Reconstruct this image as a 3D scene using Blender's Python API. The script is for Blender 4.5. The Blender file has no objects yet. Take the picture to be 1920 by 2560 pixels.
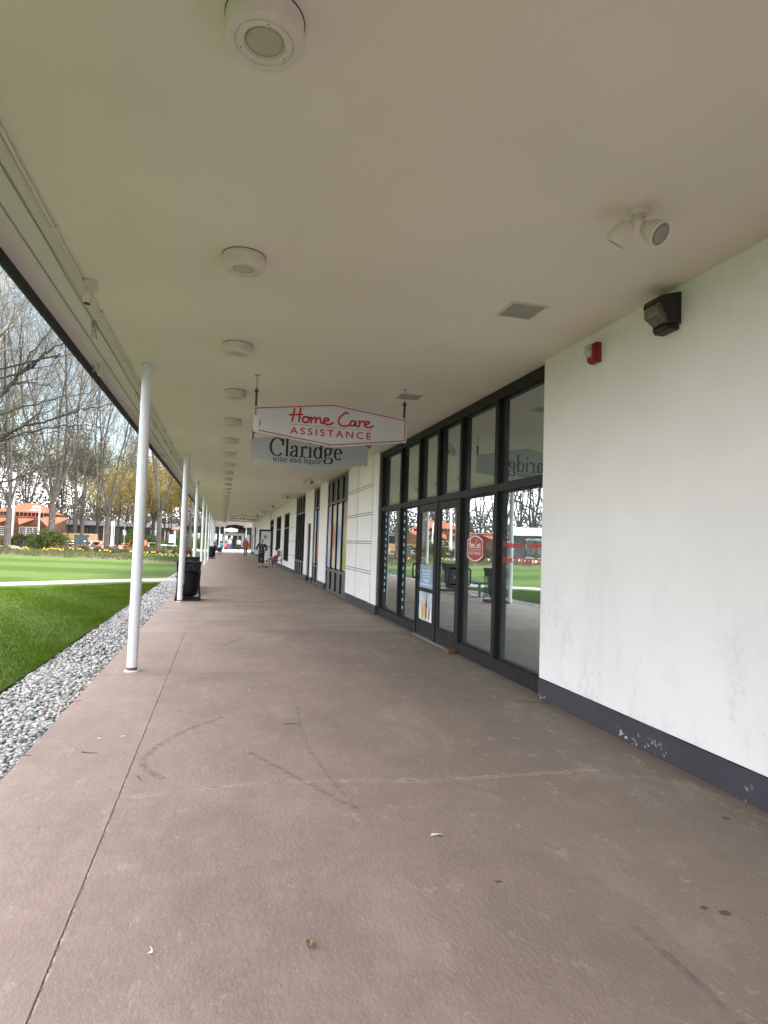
import bpy, bmesh, math, random
import numpy as np
from mathutils import Vector, Matrix
random.seed(7); RNG = np.random.default_rng(11)
S = bpy.context.scene
COL = S.collection
PI = math.pi

# ------------------------------------------------------------------ helpers
class MB:
    """collects geometry in world coordinates, builds ONE mesh object"""
    def __init__(s): s.v=[]; s.f=[]; s.m=[]; s.cur=0
    def add(s, vs, fs):
        b=len(s.v); s.v.extend([tuple(map(float,p)) for p in vs])
        s.f.extend([tuple(b+i for i in f) for f in fs]); s.m.extend([s.cur]*len(fs)); return s
    def box(s,x0,x1,y0,y1,z0,z1):
        v=[(x,y,z) for z in (z0,z1) for y in (y0,y1) for x in (x0,x1)]
        return s.add(v,[(0,2,3,1),(4,5,7,6),(0,1,5,4),(2,6,7,3),(0,4,6,2),(1,3,7,5)])
    def prism(s,poly,off):
        """poly: planar 3d points; off: extrusion vector"""
        n=len(poly); o=Vector(off); P=[Vector(p) for p in poly]
        nrm=Vector((0,0,0))
        for i in range(n): nrm+=P[i].cross(P[(i+1)%n])
        if nrm.dot(o)>0: P=P[::-1]
        v=[tuple(p) for p in P]+[tuple(p+o) for p in P]
        f=[tuple(range(n)),tuple(range(2*n-1,n-1,-1))]+[((i+1)%n,i,n+i,n+(i+1)%n) for i in range(n)]
        f=[tuple(reversed(q)) for q in f[2:]]; f=[tuple(range(n)),tuple(range(2*n-1,n-1,-1))]+[(i,n+i,n+(i+1)%n,(i+1)%n)[::-1] for i in range(n)]
        return s.add(v,f)
    def tube(s,pts,rad,n=8,caps=True,closed=False):
        pts=[Vector(p) for p in pts]; k=len(pts)
        if not hasattr(rad,'__len__'): rad=[rad]*k
        v=[]; f=[]; up=None
        for i,p in enumerate(pts):
            a=pts[max(i-1,0)]; b=pts[min(i+1,k-1)]
            t=(b-a)
            if t.length<1e-9: t=Vector((0,0,1))
            t.normalize()
            if up is None:
                up=t.orthogonal().normalized()
            else:
                up=(up-t*up.dot(t))
                if up.length<1e-6: up=t.orthogonal()
                up.normalize()
            w=t.cross(up)
            for j in range(n):
                q=2*PI*j/n
                v.append(p+up*(rad[i]*math.cos(q))+w*(rad[i]*math.sin(q)))
        for i in range(k-1):
            for j in range(n):
                f.append((i*n+j,i*n+(j+1)%n,(i+1)*n+(j+1)%n,(i+1)*n+j))
        if caps:
            f.append(tuple(reversed(range(n)))); f.append(tuple((k-1)*n+j for j in range(n)))
        return s.add(v,f)
    def lathe(s,prof,c,n=32,axis='z'):
        """prof: (r,h) list"""
        v=[];f=[]
        for r,h in prof:
            for j in range(n):
                a=2*PI*j/n
                v.append((c[0]+r*math.cos(a),c[1]+r*math.sin(a),c[2]+h))
        k=len(prof)
        for i in range(k-1):
            for j in range(n):
                f.append((i*n+j,i*n+(j+1)%n,(i+1)*n+(j+1)%n,(i+1)*n+j))
        if prof[0][0]>1e-6: f.append(tuple(reversed(range(n))))
        if prof[-1][0]>1e-6: f.append(tuple((k-1)*n+j for j in range(n)))
        return s.add(v,f)
    def ball(s,c,r,n=10,m=7):
        if not hasattr(r,'__len__'): r=(r,r,r)
        v=[];f=[]
        for i in range(m+1):
            t=PI*i/m
            for j in range(n):
                a=2*PI*j/n
                v.append((c[0]+r[0]*math.sin(t)*math.cos(a),c[1]+r[1]*math.sin(t)*math.sin(a),c[2]-r[2]*math.cos(t)))
        for i in range(m):
            for j in range(n):
                f.append((i*n+j,i*n+(j+1)%n,(i+1)*n+(j+1)%n,(i+1)*n+j))
        return s.add(v,f)
    def build(s,name,mats,parent=None,smooth=False,bevel=0,recalc=False):
        me=bpy.data.meshes.new(name)
        o=bpy.data.objects.new(name,me); COL.objects.link(o)
        off=Vector((0,0,0))
        if parent is not None:
            o.parent=parent
            q=parent
            while q is not None: off+=q.location; q=q.parent
        me.from_pydata([(p[0]-off.x,p[1]-off.y,p[2]-off.z) for p in s.v],[],s.f)
        if not isinstance(mats,(list,tuple)): mats=[mats]
        for m in mats: me.materials.append(m)
        if len(mats)>1: me.polygons.foreach_set('material_index',s.m)
        if smooth: me.polygons.foreach_set('use_smooth',[True]*len(me.polygons))
        if recalc:
            bm=bmesh.new(); bm.from_mesh(me); bmesh.ops.recalc_face_normals(bm,faces=bm.faces); bm.to_mesh(me); bm.free()
        me.update()
        if bevel:
            b=o.modifiers.new('bevel','BEVEL'); b.width=bevel; b.segments=2; b.limit_method='ANGLE'
        if smooth and smooth!='all':
            pass
        return o

def tag(o,label=None,cat=None,group=None,kind=None):
    if label: o['label']=label
    if cat: o['category']=cat
    if group: o['group']=group
    if kind: o['kind']=kind
    return o
def thing(name,label,cat,loc=(0,0,0),group=None):
    o=bpy.data.objects.new(name,None); COL.objects.link(o); o.location=loc; o.empty_display_size=.1
    return tag(o,label,cat,group)
def copy_tree(o,loc=None,rz=None,label=None,group=None,scale=None,parent=None):
    c=o.copy(); COL.objects.link(c)
    if parent is not None: c.parent=parent
    else:
        if loc is not None: c.location=loc
        if rz is not None: c.rotation_euler=(0,0,rz)
        if scale is not None: c.scale=scale if hasattr(scale,'__len__') else (scale,)*3
        if label: c['label']=label
        if group: c['group']=group
    for ch in list(o.children): copy_tree(ch,parent=c)
    return c
ORD=['first','second','third','fourth','fifth','sixth','seventh','eighth','ninth','tenth','eleventh','twelfth','thirteenth','fourteenth','fifteenth','sixteenth','seventeenth','eighteenth','nineteenth','twentieth']
ORD+=['twenty-'+w for w in ORD[:9]]+['thirtieth']+['thirty-'+w for w in ORD[:9]]+['fortieth']

# ------------------------------------------------------------------ materials
class NT:
    def __init__(s,m): s.m=m; s.t=m.node_tree; s.t.nodes.clear()
    def n(s,typ,**kw):
        o=s.t.nodes.new(typ)
        for k,v in kw.items(): setattr(o,k,v)
        return o
    def put(s,sock,val):
        if isinstance(val,bpy.types.NodeSocket): s.t.links.new(val,sock)
        else: sock.default_value=val
    def math(s,op,a,b=0.,c=0.,clamp=False):
        o=s.n('ShaderNodeMath',operation=op,use_clamp=clamp)
        s.put(o.inputs[0],a); s.put(o.inputs[1],b); s.put(o.inputs[2],c); return o.outputs[0]
    def pos(s):
        if not hasattr(s,'_p'): s._p=s.n('ShaderNodeNewGeometry').outputs['Position']
        return s._p
    def obj(s):
        if not hasattr(s,'_o'): s._o=s.n('ShaderNodeTexCoord').outputs['Object']
        return s._o
    def xyz(s,v=None):
        o=s.n('ShaderNodeSeparateXYZ'); s.put(o.inputs[0],v or s.pos()); return o.outputs
    def scale(s,v,sx,sy,sz):
        o=s.n('ShaderNodeMapping'); s.put(o.inputs['Vector'],v); o.inputs['Scale'].default_value=(sx,sy,sz); return o.outputs[0]
    def noise(s,scale,detail=3,rough=.55,v=None,dist=0.):
        o=s.n('ShaderNodeTexNoise'); s.put(o.inputs['Vector'],v or s.pos()); o.inputs['Scale'].default_value=scale
        o.inputs['Detail'].default_value=detail; o.inputs['Roughness'].default_value=rough; o.inputs['Distortion'].default_value=dist
        return o.outputs['Fac']
    def vor(s,scale,feature='F1',out='Distance',v=None):
        o=s.n('ShaderNodeTexVoronoi',feature=feature); s.put(o.inputs['Vector'],v or s.pos()); o.inputs['Scale'].default_value=scale
        return o.outputs[out]
    def ramp(s,f,lo,hi,a=0.,b=1.):
        o=s.n('ShaderNodeMapRange'); s.put(o.inputs['Value'],f)
        for k,x in (('From Min',lo),('From Max',hi),('To Min',a),('To Max',b)): o.inputs[k].default_value=x
        return o.outputs[0]
    def mix(s,f,a,b,mode='MIX'):
        o=s.n('ShaderNodeMix',data_type='RGBA',blend_type=mode); s.put(o.inputs[0],f)
        s.put(o.inputs[6],a if isinstance(a,bpy.types.NodeSocket) else (*a,1)); s.put(o.inputs[7],b if isinstance(b,bpy.types.NodeSocket) else (*b,1)); return o.outputs[2]
    def bump(s,h,strength=.3,dist=.01):
        o=s.n('ShaderNodeBump'); s.put(o.inputs['Height'],h); o.inputs['Strength'].default_value=strength; o.inputs['Distance'].default_value=dist; return o.outputs[0]
    def out(s,color,rough=.7,metal=0.,normal=None,spec=.5,**kw):
        p=s.n('ShaderNodeBsdfPrincipled'); o=s.n('ShaderNodeOutputMaterial')
        s.put(p.inputs['Base Color'],color if isinstance(color,bpy.types.NodeSocket) else (*color,1)); s.put(p.inputs['Roughness'],rough); s.put(p.inputs['Metallic'],metal)
        s.put(p.inputs['Specular IOR Level'],spec)
        if normal is not None: s.put(p.inputs['Normal'],normal)
        for k,v in kw.items(): s.put(p.inputs[k],v)
        s.t.links.new(p.outputs[0],o.inputs[0]); return s.m
    def polydist(s,X,Y,pts,rad=None):
        """distance to a polyline in the xy plane"""
        best=None
        for (ax,ay),(bx,by) in zip(pts[:-1],pts[1:]):
            dx,dy=bx-ax,by-ay; L2=dx*dx+dy*dy
            ux=s.math('SUBTRACT',X,ax); uy=s.math('SUBTRACT',Y,ay)
            t=s.math('MULTIPLY_ADD',ux,dx/L2,s.math('MULTIPLY',uy,dy/L2),clamp=True)
            ex=s.math('MULTIPLY_ADD',t,-dx,ux); ey=s.math('MULTIPLY_ADD',t,-dy,uy)
            d=s.math('SQRT',s.math('MULTIPLY_ADD',ex,ex,s.math('MULTIPLY',ey,ey)))
            best=d if best is None else s.math('MINIMUM',best,d)
        return best
MATS={}
def newmat(name):
    m=bpy.data.materials.new(name); m.use_nodes=True; return NT(m)
def simple(name,col,rough=.6,metal=0.,var=.12,sc=8.,spec=.5,bump=0.,bsc=60.,obj=True,**kw):
    """plain material with a little procedural wear"""
    if name in MATS: return MATS[name]
    t=newmat(name); v=t.obj() if obj else t.pos()
    f=t.noise(sc,4,.6,v)
    c=t.mix(t.ramp(f,.3,.7),tuple(x*(1-var) for x in col),tuple(min(1,x*(1+var)) for x in col))
    nrm=t.bump(t.noise(bsc,3,.6,v),bump,.01) if bump else None
    r=t.ramp(f,.3,.7,max(.05,rough-.06),min(1,rough+.06))
    MATS[name]=t.out(c,r,metal,nrm,spec,**kw); return MATS[name]

def mat_slab(near):
    """painted concrete; the scuffs, crack and spots only exist in the stretch near the camera"""
    t=newmat('painted_concrete'); X,Y,Z=t.xyz()
    n1=t.noise(.55,3,.6); n2=t.noise(3.2,4,.68); n3=t.noise(15,3,.7)
    c=t.mix(t.ramp(n1,.34,.66),(.365,.266,.218),(.262,.197,.167))
    c=t.mix(t.ramp(n2,.45,.75,0,.6),c,(.385,.298,.252))
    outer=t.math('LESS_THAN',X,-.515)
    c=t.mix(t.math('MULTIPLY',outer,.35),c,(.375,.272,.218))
    c=t.mix(t.ramp(t.math('MULTIPLY_ADD',n2,1.5,X),1.7,3.75,0,.85),c,(.165,.143,.108))  # daylight falloff towards the wall, put into the colour as darkening
    c=t.mix(t.ramp(n3,.40,.66,0,.30),c,(.215,.165,.138))
    n4=t.noise(1.5,4,.72,t.scale(t.pos(),1,.45,1))
    c=t.mix(t.ramp(n4,.50,.60,0,.22),c,(.175,.138,.115)); c=t.mix(t.ramp(n4,.36,.44,.28,0),c,(.42,.33,.28))
    if near:
        sc=t.math('MULTIPLY',t.ramp(t.noise(4.6,4,.75,t.scale(t.pos(),1.5,.8,1)),.57,.70),t.ramp(n3,.44,.58))
        c=t.mix(t.math('MULTIPLY',sc,.62),c,(.50,.43,.375))
        f85=t.noise(80,1,.5)
        c=t.mix(t.ramp(f85,.70,.74,0,.5),c,(.55,.49,.44))
        c=t.mix(t.ramp(f85,.22,.27,.55,0),c,(.10,.078,.062))
        for pts,w,q in (([(.06,5.45),(-.14,5.21),(-.30,4.96),(-.405,4.72),(-.445,4.53),(-.45,4.41),(-.415,4.28),(-.30,4.13)],.026,.6),
                  ([(.72,5.69),(.672,5.05),(.675,4.45),(.735,3.85),(.83,3.33)],.013,.4),([(.25,4.51),(.78,3.51)],.022,.52),
                  ([(1.67,2.19),(1.69,1.2)],.02,.55),([(.07,9.08),(.33,9.7)],.035,.5)):
            d=t.polydist(X,Y,pts)
            c=t.mix(t.math('MULTIPLY',t.ramp(t.math('ABSOLUTE',t.math('SUBTRACT',d,w*.35)),w*.1,w*1.0,q,0),t.ramp(n3,.36,.62,.1,1)),c,(.075,.066,.062))
        d=t.polydist(X,t.math('ADD',Y,t.math('MULTIPLY_ADD',t.noise(5.,4,.75),.16,-.08)),[(-.5,3.88),(.5,3.95),(1.34,3.8),(2.55,3.8)])
        vis=t.ramp(t.math('MULTIPLY_ADD',X,.07,n2),.44,.62,0,1)
        e=t.math('ABSOLUTE',t.math('SUBTRACT',d,.016))
        c=t.mix(t.math('MULTIPLY',t.ramp(e,.003,.012,.5,0),vis),c,(.52,.45,.38))
        c=t.mix(t.math('MULTIPLY',t.ramp(d,.001,.005,.5,0),t.ramp(n3,.35,.6,.2,1)),c,(.14,.105,.085))
        d2=t.polydist(t.math('MULTIPLY_ADD',n3,.12,t.math('ADD',X,-.06)),Y,[(-1.02,2.6),(-1.0,3.2),(-1.2,3.85)])
        c=t.mix(t.ramp(d2,.001,.005,.6,0),c,(.11,.085,.07))
        st=t.polydist(t.math('MULTIPLY_ADD',n2,.3,t.math('ADD',X,-.15)),Y,[(2.95,5.58),(3.14,5.5)])
        c=t.mix(t.ramp(st,.03,.07,.7,0),c,(.115,.085,.055))
        for a,b,r in ((2.10,2.21,.022),(2.04,2.26,.015),(1.26,2.62,.013),(2.84,2.98,.02)):
            d3=t.polydist(X,Y,[(a,b),(a+.012,b)])
            c=t.mix(t.ramp(d3,r*.75,r,.75,0),c,(.055,.048,.045))
    wj=t.math('MULTIPLY_ADD',n3,.030,-.015)
    dj=t.math('ABSOLUTE',t.math('SUBTRACT',t.math('ADD',X,wj),-.515))
    c=t.mix(t.math('MULTIPLY',t.ramp(n3,.52,.66,0,.6),t.ramp(dj,.008,.024,1,0)),c,(.50,.43,.37))
    j=t.ramp(dj,.0018,.0052,1,0)
    for y in ((7.2,) if near else (11.,15.05,22.,29.2,36,43,50)):
        dy=t.math('ABSOLUTE',t.math('SUBTRACT',t.math('MULTIPLY_ADD',wj,.6,Y),y))
        j=t.math('MAXIMUM',j,t.ramp(dy,.003,.009,.8,0))
    c=t.mix(t.math('MULTIPLY',j,.82),c,(.055,.04,.032))
    if not near:
        stx=t.noise(1.,4,.7,t.scale(t.pos(),.35,2.6,1))
        c=t.mix(t.ramp(stx,.42,.66,0,.55),c,(.40,.33,.285)); c=t.mix(t.ramp(stx,.30,.44,.4,0),c,(.17,.135,.11))  # sheen of the far floor, put into the colour as pale and dark streaks
        return t.out(c,.6,0,t.bump(t.noise(30,2,.6,t.scale(t.pos(),1,.4,1)),.3,.006),.35)
    h=t.math('MULTIPLY_ADD',t.noise(52,3,.62,t.scale(t.pos(),1,.6,1)),.8,t.math('MULTIPLY',t.noise(170,1,.5),.35))
    h=t.math('MULTIPLY_ADD',t.ramp(t.math('ABSOLUTE',t.math('ADD',X,.515)),.002,.006,1,0),-1.6,h)
    return t.out(c,t.ramp(n2,.3,.7,.62,.82),0,t.bump(h,.6,.006),.35)

def mat_ceiling(name='ceiling_plaster',col=(.752,.675,.592)):
    t=newmat(name); X,Y,Z=t.xyz()
    n=t.noise(.6,2,.6); n2=t.noise(3,3,.6)
    c=t.mix(t.ramp(n,.3,.7),tuple(x*.94 for x in col),tuple(x*1.035 for x in col))
    c=t.mix(t.ramp(n2,.55,.8,0,.22),c,tuple(x*.88 for x in col))
    wob=t.math('MULTIPLY_ADD',t.noise(2.2,4,.7),.06,-.03)
    for y in (7.36,15.2,22.,29.3):
        d=t.math('ABSOLUTE',t.math('SUBTRACT',t.math('ADD',Y,wob),y))
        k=t.math('MULTIPLY',t.ramp(d,.002,.006,.55,0),t.ramp(t.noise(1.1,2,.5),.38,.52))
        c=t.mix(k,c,(.17,.14,.11))
    sp=t.math('GREATER_THAN',t.noise(9,3,.75),.785)
    c=t.mix(t.math('MULTIPLY',sp,.5),c,(.2,.17,.13))
    # trowel marks, mostly on the right
    tm=t.ramp(t.noise(11,3,.75,t.scale(t.pos(),1,.45,1)),.45,.75)
    h=t.math('MULTIPLY_ADD',tm,.7,t.math('MULTIPLY',t.noise(70,1,.6),.25))
    return t.out(c,.75,0,t.bump(h,.22,.006),.3)

def mat_wall():
    t=newmat('white_stucco'); X,Y,Z=t.xyz()
    n=t.noise(.9,2,.6); n2=t.noise(6,3,.7); n3=t.noise(22,3,.7)
    c=t.mix(t.ramp(n,.3,.7),(.715,.685,.68),(.785,.755,.75))
    low=t.ramp(Z,.15,1.6,1,0)
    st=t.noise(2.0,6,.72,t.scale(t.pos(),1,1,.35),.5)
    d=t.math('MULTIPLY',t.math('MULTIPLY',t.ramp(st,.50,.68),t.ramp(n3,.38,.62)),t.math('MULTIPLY_ADD',low,.42,.05))
    c=t.mix(d,c,(.27,.27,.285))
    sc=t.math('MULTIPLY',t.ramp(t.noise(9,6,.8,t.scale(t.pos(),1,.5,1)),.66,.72),t.math('MULTIPLY_ADD',low,.4,.1))
    c=t.mix(sc,c,(.34,.34,.36))
    sp=t.math('GREATER_THAN',t.noise(17,3,.7),.755)
    c=t.mix(t.math('MULTIPLY',sp,.4),c,(.3,.29,.26))
    top=t.math('MULTIPLY',t.ramp(Z,2.9,3.5),t.ramp(n2,.4,.7,0,.28))
    c=t.mix(top,c,(.52,.50,.42))
    h=t.math('MULTIPLY_ADD',t.noise(24,2,.6),.5,t.math('MULTIPLY',t.noise(65,2,.6),.4))
    return t.out(c,.6,0,t.bump(h,.38,.006),.3)

def mat_plinth():
    t=newmat('plinth_paint'); X,Y,Z=t.xyz()
    c=t.mix(t.ramp(t.noise(2.5,4,.6),.3,.7),(.032,.031,.041),(.043,.041,.053))
    ch=t.math('MULTIPLY',t.math('GREATER_THAN',t.noise(14,4,.75),.60),t.math('MULTIPLY',t.ramp(t.noise(1.3,2,.5),.5,.6),t.ramp(Z,.04,.13,1,0)))
    c=t.mix(t.math('MULTIPLY',ch,.9),c,(.6,.6,.6))
    sc=t.ramp(t.noise(7,5,.8,t.scale(t.pos(),1,.4,1.6)),.68,.73,0,.35)
    c=t.mix(sc,c,(.25,.24,.26))
    return t.out(c,.55,0,t.bump(t.noise(50,4,.6),.2,.005),.4)

def mat_frame(name='dark_bronze',col=(.0065,.0063,.0068),rough=.5):
    t=newmat(name); v=t.pos()
    n=t.noise(5,5,.65,t.scale(v,1,1,.25))
    c=t.mix(t.ramp(n,.3,.72),col,tuple(x*1.75 for x in col))
    Z=t.xyz()[2]
    dust=t.math('MULTIPLY',t.ramp(Z,.0,.25,.35,0),t.ramp(t.noise(11,5,.7),.4,.7))
    c=t.mix(dust,c,(.07,.068,.066))
    return t.out(c,t.ramp(n,.3,.7,rough-.08,rough+.12),0.,None,.28)

def mat_glass(name,tint=(.62,.66,.65),base=.30,gain=1.0):
    t=newmat(name)
    lw=t.n('ShaderNodeLayerWeight'); lw.inputs['Blend'].default_value=.5
    f=t.math('POWER',lw.outputs['Facing'],2.2)
    fac=t.math('MULTIPLY_ADD',f,gain*(.98-base),base,clamp=True)
    g=t.n('ShaderNodeBsdfGlossy'); g.inputs['Roughness'].default_value=.0; g.inputs['Color'].default_value=(.86,.94,.945,1)
    n=t.noise(1.1,2,.5,t.scale(t.pos(),1,1,2.2)); t.put(g.inputs['Normal'],t.bump(n,.03,.02))
    tr=t.n('ShaderNodeBsdfTransparent'); tr.inputs['Color'].default_value=(*tint,1)
    df=t.n('ShaderNodeBsdfDiffuse'); df.inputs['Color'].default_value=(.52,.60,.60,1)
    dm=t.n('ShaderNodeMixShader'); t.put(dm.inputs[0],t.ramp(t.noise(2.4,5,.6),.35,.75,.10,.20)); t.put(dm.inputs[1],tr.outputs[0]); t.put(dm.inputs[2],df.outputs[0])
    m=t.n('ShaderNodeMixShader'); t.put(m.inputs[0],fac); t.put(m.inputs[1],dm.outputs[0]); t.put(m.inputs[2],g.outputs[0])
    o=t.n('ShaderNodeOutputMaterial'); t.t.links.new(m.outputs[0],o.inputs[0]); return t.m

def mat_lawn():
    t=newmat('mown_grass'); X,Y,Z=t.xyz()
    n=t.noise(1.1,5,.65); n2=t.noise(9,4,.7); n3=t.noise(60,3,.7)
    near=t.mix(t.ramp(n,.32,.68),(.048,.092,.006),(.085,.134,.012))
    # mowing stripes beyond the path
    w=t.math('SINE',t.math('MULTIPLY_ADD',t.math('ADD',Y,t.math('MULTIPLY_ADD',X,.36,t.math('MULTIPLY',t.noise(.35,3,.5),4.2))),.80,.6))
    far=t.mix(t.ramp(w,-.5,.35),(.056,.100,.004),(.136,.178,.034))
    far=t.mix(t.ramp(t.noise(2.6,5,.7,t.scale(t.pos(),.35,1,1)),.35,.7,0,.55),far,(.052,.108,.008))
    k=t.ramp(t.math('MULTIPLY_ADD',X,-.72,Y),23.5,25.)
    c=t.mix(k,near,far)
    c=t.mix(t.ramp(n2,.45,.75,0,.4),c,(.10,.20,.03))
    edge=t.ramp(t.math('MULTIPLY_ADD',n2,.5,X),-2.1,-1.7,0,.55)
    c=t.mix(edge,c,(.165,.185,.05))
    c=t.mix(t.ramp(n3,.3,.7,.0,.55),c,(.018,.055,.006),'MIX')
    h=t.math('ADD',n3,t.math('MULTIPLY',t.noise(25,4,.7),.8))
    return t.out(c,.75,0,t.bump(h,.6,.03),.2)

def mat_mottle(name,a,b,sc=1.5,sc2=20.,rough=.85,bump=.5,c3=None,bd=.02):
    if name in MATS: return MATS[name]
    t=newmat(name)
    c=t.mix(t.ramp(t.noise(sc,5,.65),.32,.68),a,b)
    c=t.mix(t.ramp(t.noise(sc2,4,.7),.35,.7,0,.55),c,c3 or tuple(x*.55 for x in a))
    MATS[name]=t.out(c,rough,0,t.bump(t.noise(sc2*1.6,4,.7),bump,bd),.2); return MATS[name]

def mat_pebble():
    t=newmat('river_pebbles')
    o=t.n('ShaderNodeAttribute',attribute_name='tint'); f=o.outputs['Fac']
    c=t.mix(t.ramp(f,0,.45),(.17,.168,.165),(.39,.375,.35))
    c=t.mix(t.ramp(f,.45,1.),c,(.56,.545,.515))
    h=t.math('FRACT',t.math('MULTIPLY',f,37.3))
    c=t.mix(t.math('GREATER_THAN',h,.972),c,(.36,.22,.13))
    c=t.mix(t.math('LESS_THAN',h,.09),c,(.085,.08,.08))
    c=t.mix(t.ramp(t.noise(90,4,.7),.4,.75,0,.35),c,(.3,.29,.28))
    return t.out(c,.62,0,t.bump(t.noise(120,3,.6),.2,.004),.35)

def mat_bark(name,a,b,c3,sc=7.):
    t=newmat(name); v=t.scale(t.obj(),1,1,.22)
    n=t.noise(sc,6,.7,v,.4)
    c=t.mix(t.ramp(n,.3,.7),a,b)
    c=t.mix(t.ramp(t.noise(sc*.35,4,.6,t.obj()),.55,.7,0,.7),c,c3)
    return t.out(c,.85,0,t.bump(n,.9,.05),.2)
def mat_leaf(name,a,b,trans=.4):
    t=newmat(name)
    r=t.n('ShaderNodeObjectInfo').outputs['Random']
    c=t.mix(t.ramp(t.noise(.9,4,.7,t.obj()),.3,.7),a,b)
    c=t.mix(t.ramp(t.noise(6,2,.7,t.obj()),.3,.7,0,.5),c,tuple(x*.5 for x in a))
    d=t.n('ShaderNodeBsdfDiffuse'); t.put(d.inputs[0],c)
    tr=t.n('ShaderNodeBsdfTranslucent'); t.put(tr.inputs[0],c)
    m=t.n('ShaderNodeMixShader'); m.inputs[0].default_value=trans; t.put(m.inputs[1],d.outputs[0]); t.put(m.inputs[2],tr.outputs[0])
    o=t.n('ShaderNodeOutputMaterial'); t.t.links.new(m.outputs[0],o.inputs[0]); return t.m

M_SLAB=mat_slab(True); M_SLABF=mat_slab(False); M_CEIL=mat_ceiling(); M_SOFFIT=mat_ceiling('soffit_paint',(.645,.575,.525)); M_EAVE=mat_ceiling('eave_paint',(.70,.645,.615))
M_WALL=mat_wall(); M_PLINTH=mat_plinth(); M_FRAME=mat_frame(); M_FRAME_GREY=mat_frame('grey_frame_paint',(.085,.083,.088),.5)
M_GLASS=mat_glass('storefront_glass',base=.44); M_GLASS2=mat_glass('side_glass',(.4,.42,.44),.34)
M_POST=simple('post_enamel',(.74,.76,.79),.38,var=.05,sc=5,bump=.05)
M_FIX=simple('fixture_white',(.645,.575,.515),.5,var=.05,sc=12)
M_LENS=simple('frosted_lens',(.42,.385,.29),.35,var=.08,sc=20)
M_BLACK=simple('black_paint',(.013,.013,.015),.5,var=.3,sc=10)
M_FASCIA=simple('black_drip_edge',(.011,.010,.011),.6,var=.3,sc=6,bump=.1)
M_METALW=simple('white_metal',(.72,.72,.72),.4,var=.06)
M_RUST=simple('rust',(.16,.085,.05),.85,var=.4,sc=30)
M_STEEL=simple('dull_steel',(.32,.31,.30),.45,.6,var=.15)
M_BRASS=simple('dark_brass',(.10,.075,.035),.5,.5,var=.2)
M_ROD=simple('sign_rod',(.055,.042,.035),.55,var=.2)
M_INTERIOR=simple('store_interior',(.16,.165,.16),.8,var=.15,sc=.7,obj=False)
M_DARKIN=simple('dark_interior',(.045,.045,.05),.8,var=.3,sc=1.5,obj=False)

# ------------------------------------------------------------------ camera, light
F=Vector((.25054,.96692,.05189)); 
yaw,pit,rol=.253570128,.0519152399,.0319462196
cy,sy,cp,sp_=math.cos(yaw),math.sin(yaw),math.cos(pit),math.sin(pit)
F=Vector((sy*cp,cy*cp,sp_)); R=Vector((cy,-sy,0)); U=R.cross(F)
c_,s_=math.cos(rol),math.sin(rol); R2=R*c_+U*s_; U2=U*c_-R*s_
cam=bpy.data.cameras.new('camera'); co=bpy.data.objects.new('camera',cam); COL.objects.link(co)
mw=Matrix.Identity(4)
for i in range(3): mw[i][0]=R2[i]; mw[i][1]=U2[i]; mw[i][2]=-F[i]
mw[0][3],mw[1][3],mw[2][3]=0,0,1.5
co.matrix_world=mw
cam.sensor_fit='HORIZONTAL'; cam.sensor_width=36; cam.lens=36*1540.4/1920; cam.clip_start=.05; cam.clip_end=3000
S.camera=co

W=bpy.data.worlds.new('World'); S.world=W; W.use_nodes=True
nt=W.node_tree; nt.nodes.clear()
SUN_EL,SUN_AZ=math.radians(52),math.radians(118)
sky=nt.nodes.new('ShaderNodeTexSky'); sky.sky_type='NISHITA'; sky.sun_disc=False; sky.sun_elevation=SUN_EL; sky.sun_rotation=SUN_AZ
sky.air_density=1.2; sky.dust_density=1.5
tc=nt.nodes.new('ShaderNodeTexCoord'); mp=nt.nodes.new('ShaderNodeMapping'); mp.inputs['Scale'].default_value=(1,1,2.6)
nz=nt.nodes.new('ShaderNodeTexNoise'); nz.inputs['Scale'].default_value=3.1; nz.inputs['Detail'].default_value=8; nz.inputs['Roughness'].default_value=.58
mr=nt.nodes.new('ShaderNodeMapRange'); mr.inputs['From Min'].default_value=.40; mr.inputs['From Max'].default_value=.60; mr.inputs['To Min'].default_value=.0
# a broad break in the cloud, low over the woods
dt=nt.nodes.new('ShaderNodeVectorMath'); dt.operation='DOT_PRODUCT'; dt.inputs[1].default_value=(math.sin(math.radians(-13))*.978,math.cos(math.radians(-13))*.978,.208)
hr=nt.nodes.new('ShaderNodeMapRange'); hr.inputs['From Min'].default_value=math.cos(math.radians(13)); hr.inputs['From Max'].default_value=1; hr.inputs['To Min'].default_value=0; hr.inputs['To Max'].default_value=-.24
ad=nt.nodes.new('ShaderNodeMath'); ad.operation='ADD'
dk=nt.nodes.new('ShaderNodeMix'); dk.data_type='RGBA'; dk.blend_type='MULTIPLY'; dk.inputs[0].default_value=1; dk.inputs[7].default_value=(.62,.60,.56,1)
mx=nt.nodes.new('ShaderNodeMix'); mx.data_type='RGBA'; mx.inputs[7].default_value=(11.5,11.6,12.2,1)
bg=nt.nodes.new('ShaderNodeBackground'); bg.inputs[1].default_value=.10
wo=nt.nodes.new('ShaderNodeOutputWorld')
L=nt.links.new
L(tc.outputs['Generated'],mp.inputs[0]); L(mp.outputs[0],nz.inputs['Vector']); L(tc.outputs['Generated'],dt.inputs[0]); L(dt.outputs['Value'],hr.inputs[0]); L(nz.outputs['Fac'],ad.inputs[0]); L(hr.outputs[0],ad.inputs[1]); L(ad.outputs[0],mr.inputs[0]); L(sky.outputs[0],dk.inputs[6]); L(mr.outputs[0],mx.inputs[0]); L(dk.outputs[2],mx.inputs[6]); L(mx.outputs[2],bg.inputs[0]); L(bg.outputs[0],wo.inputs[0])
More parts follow.
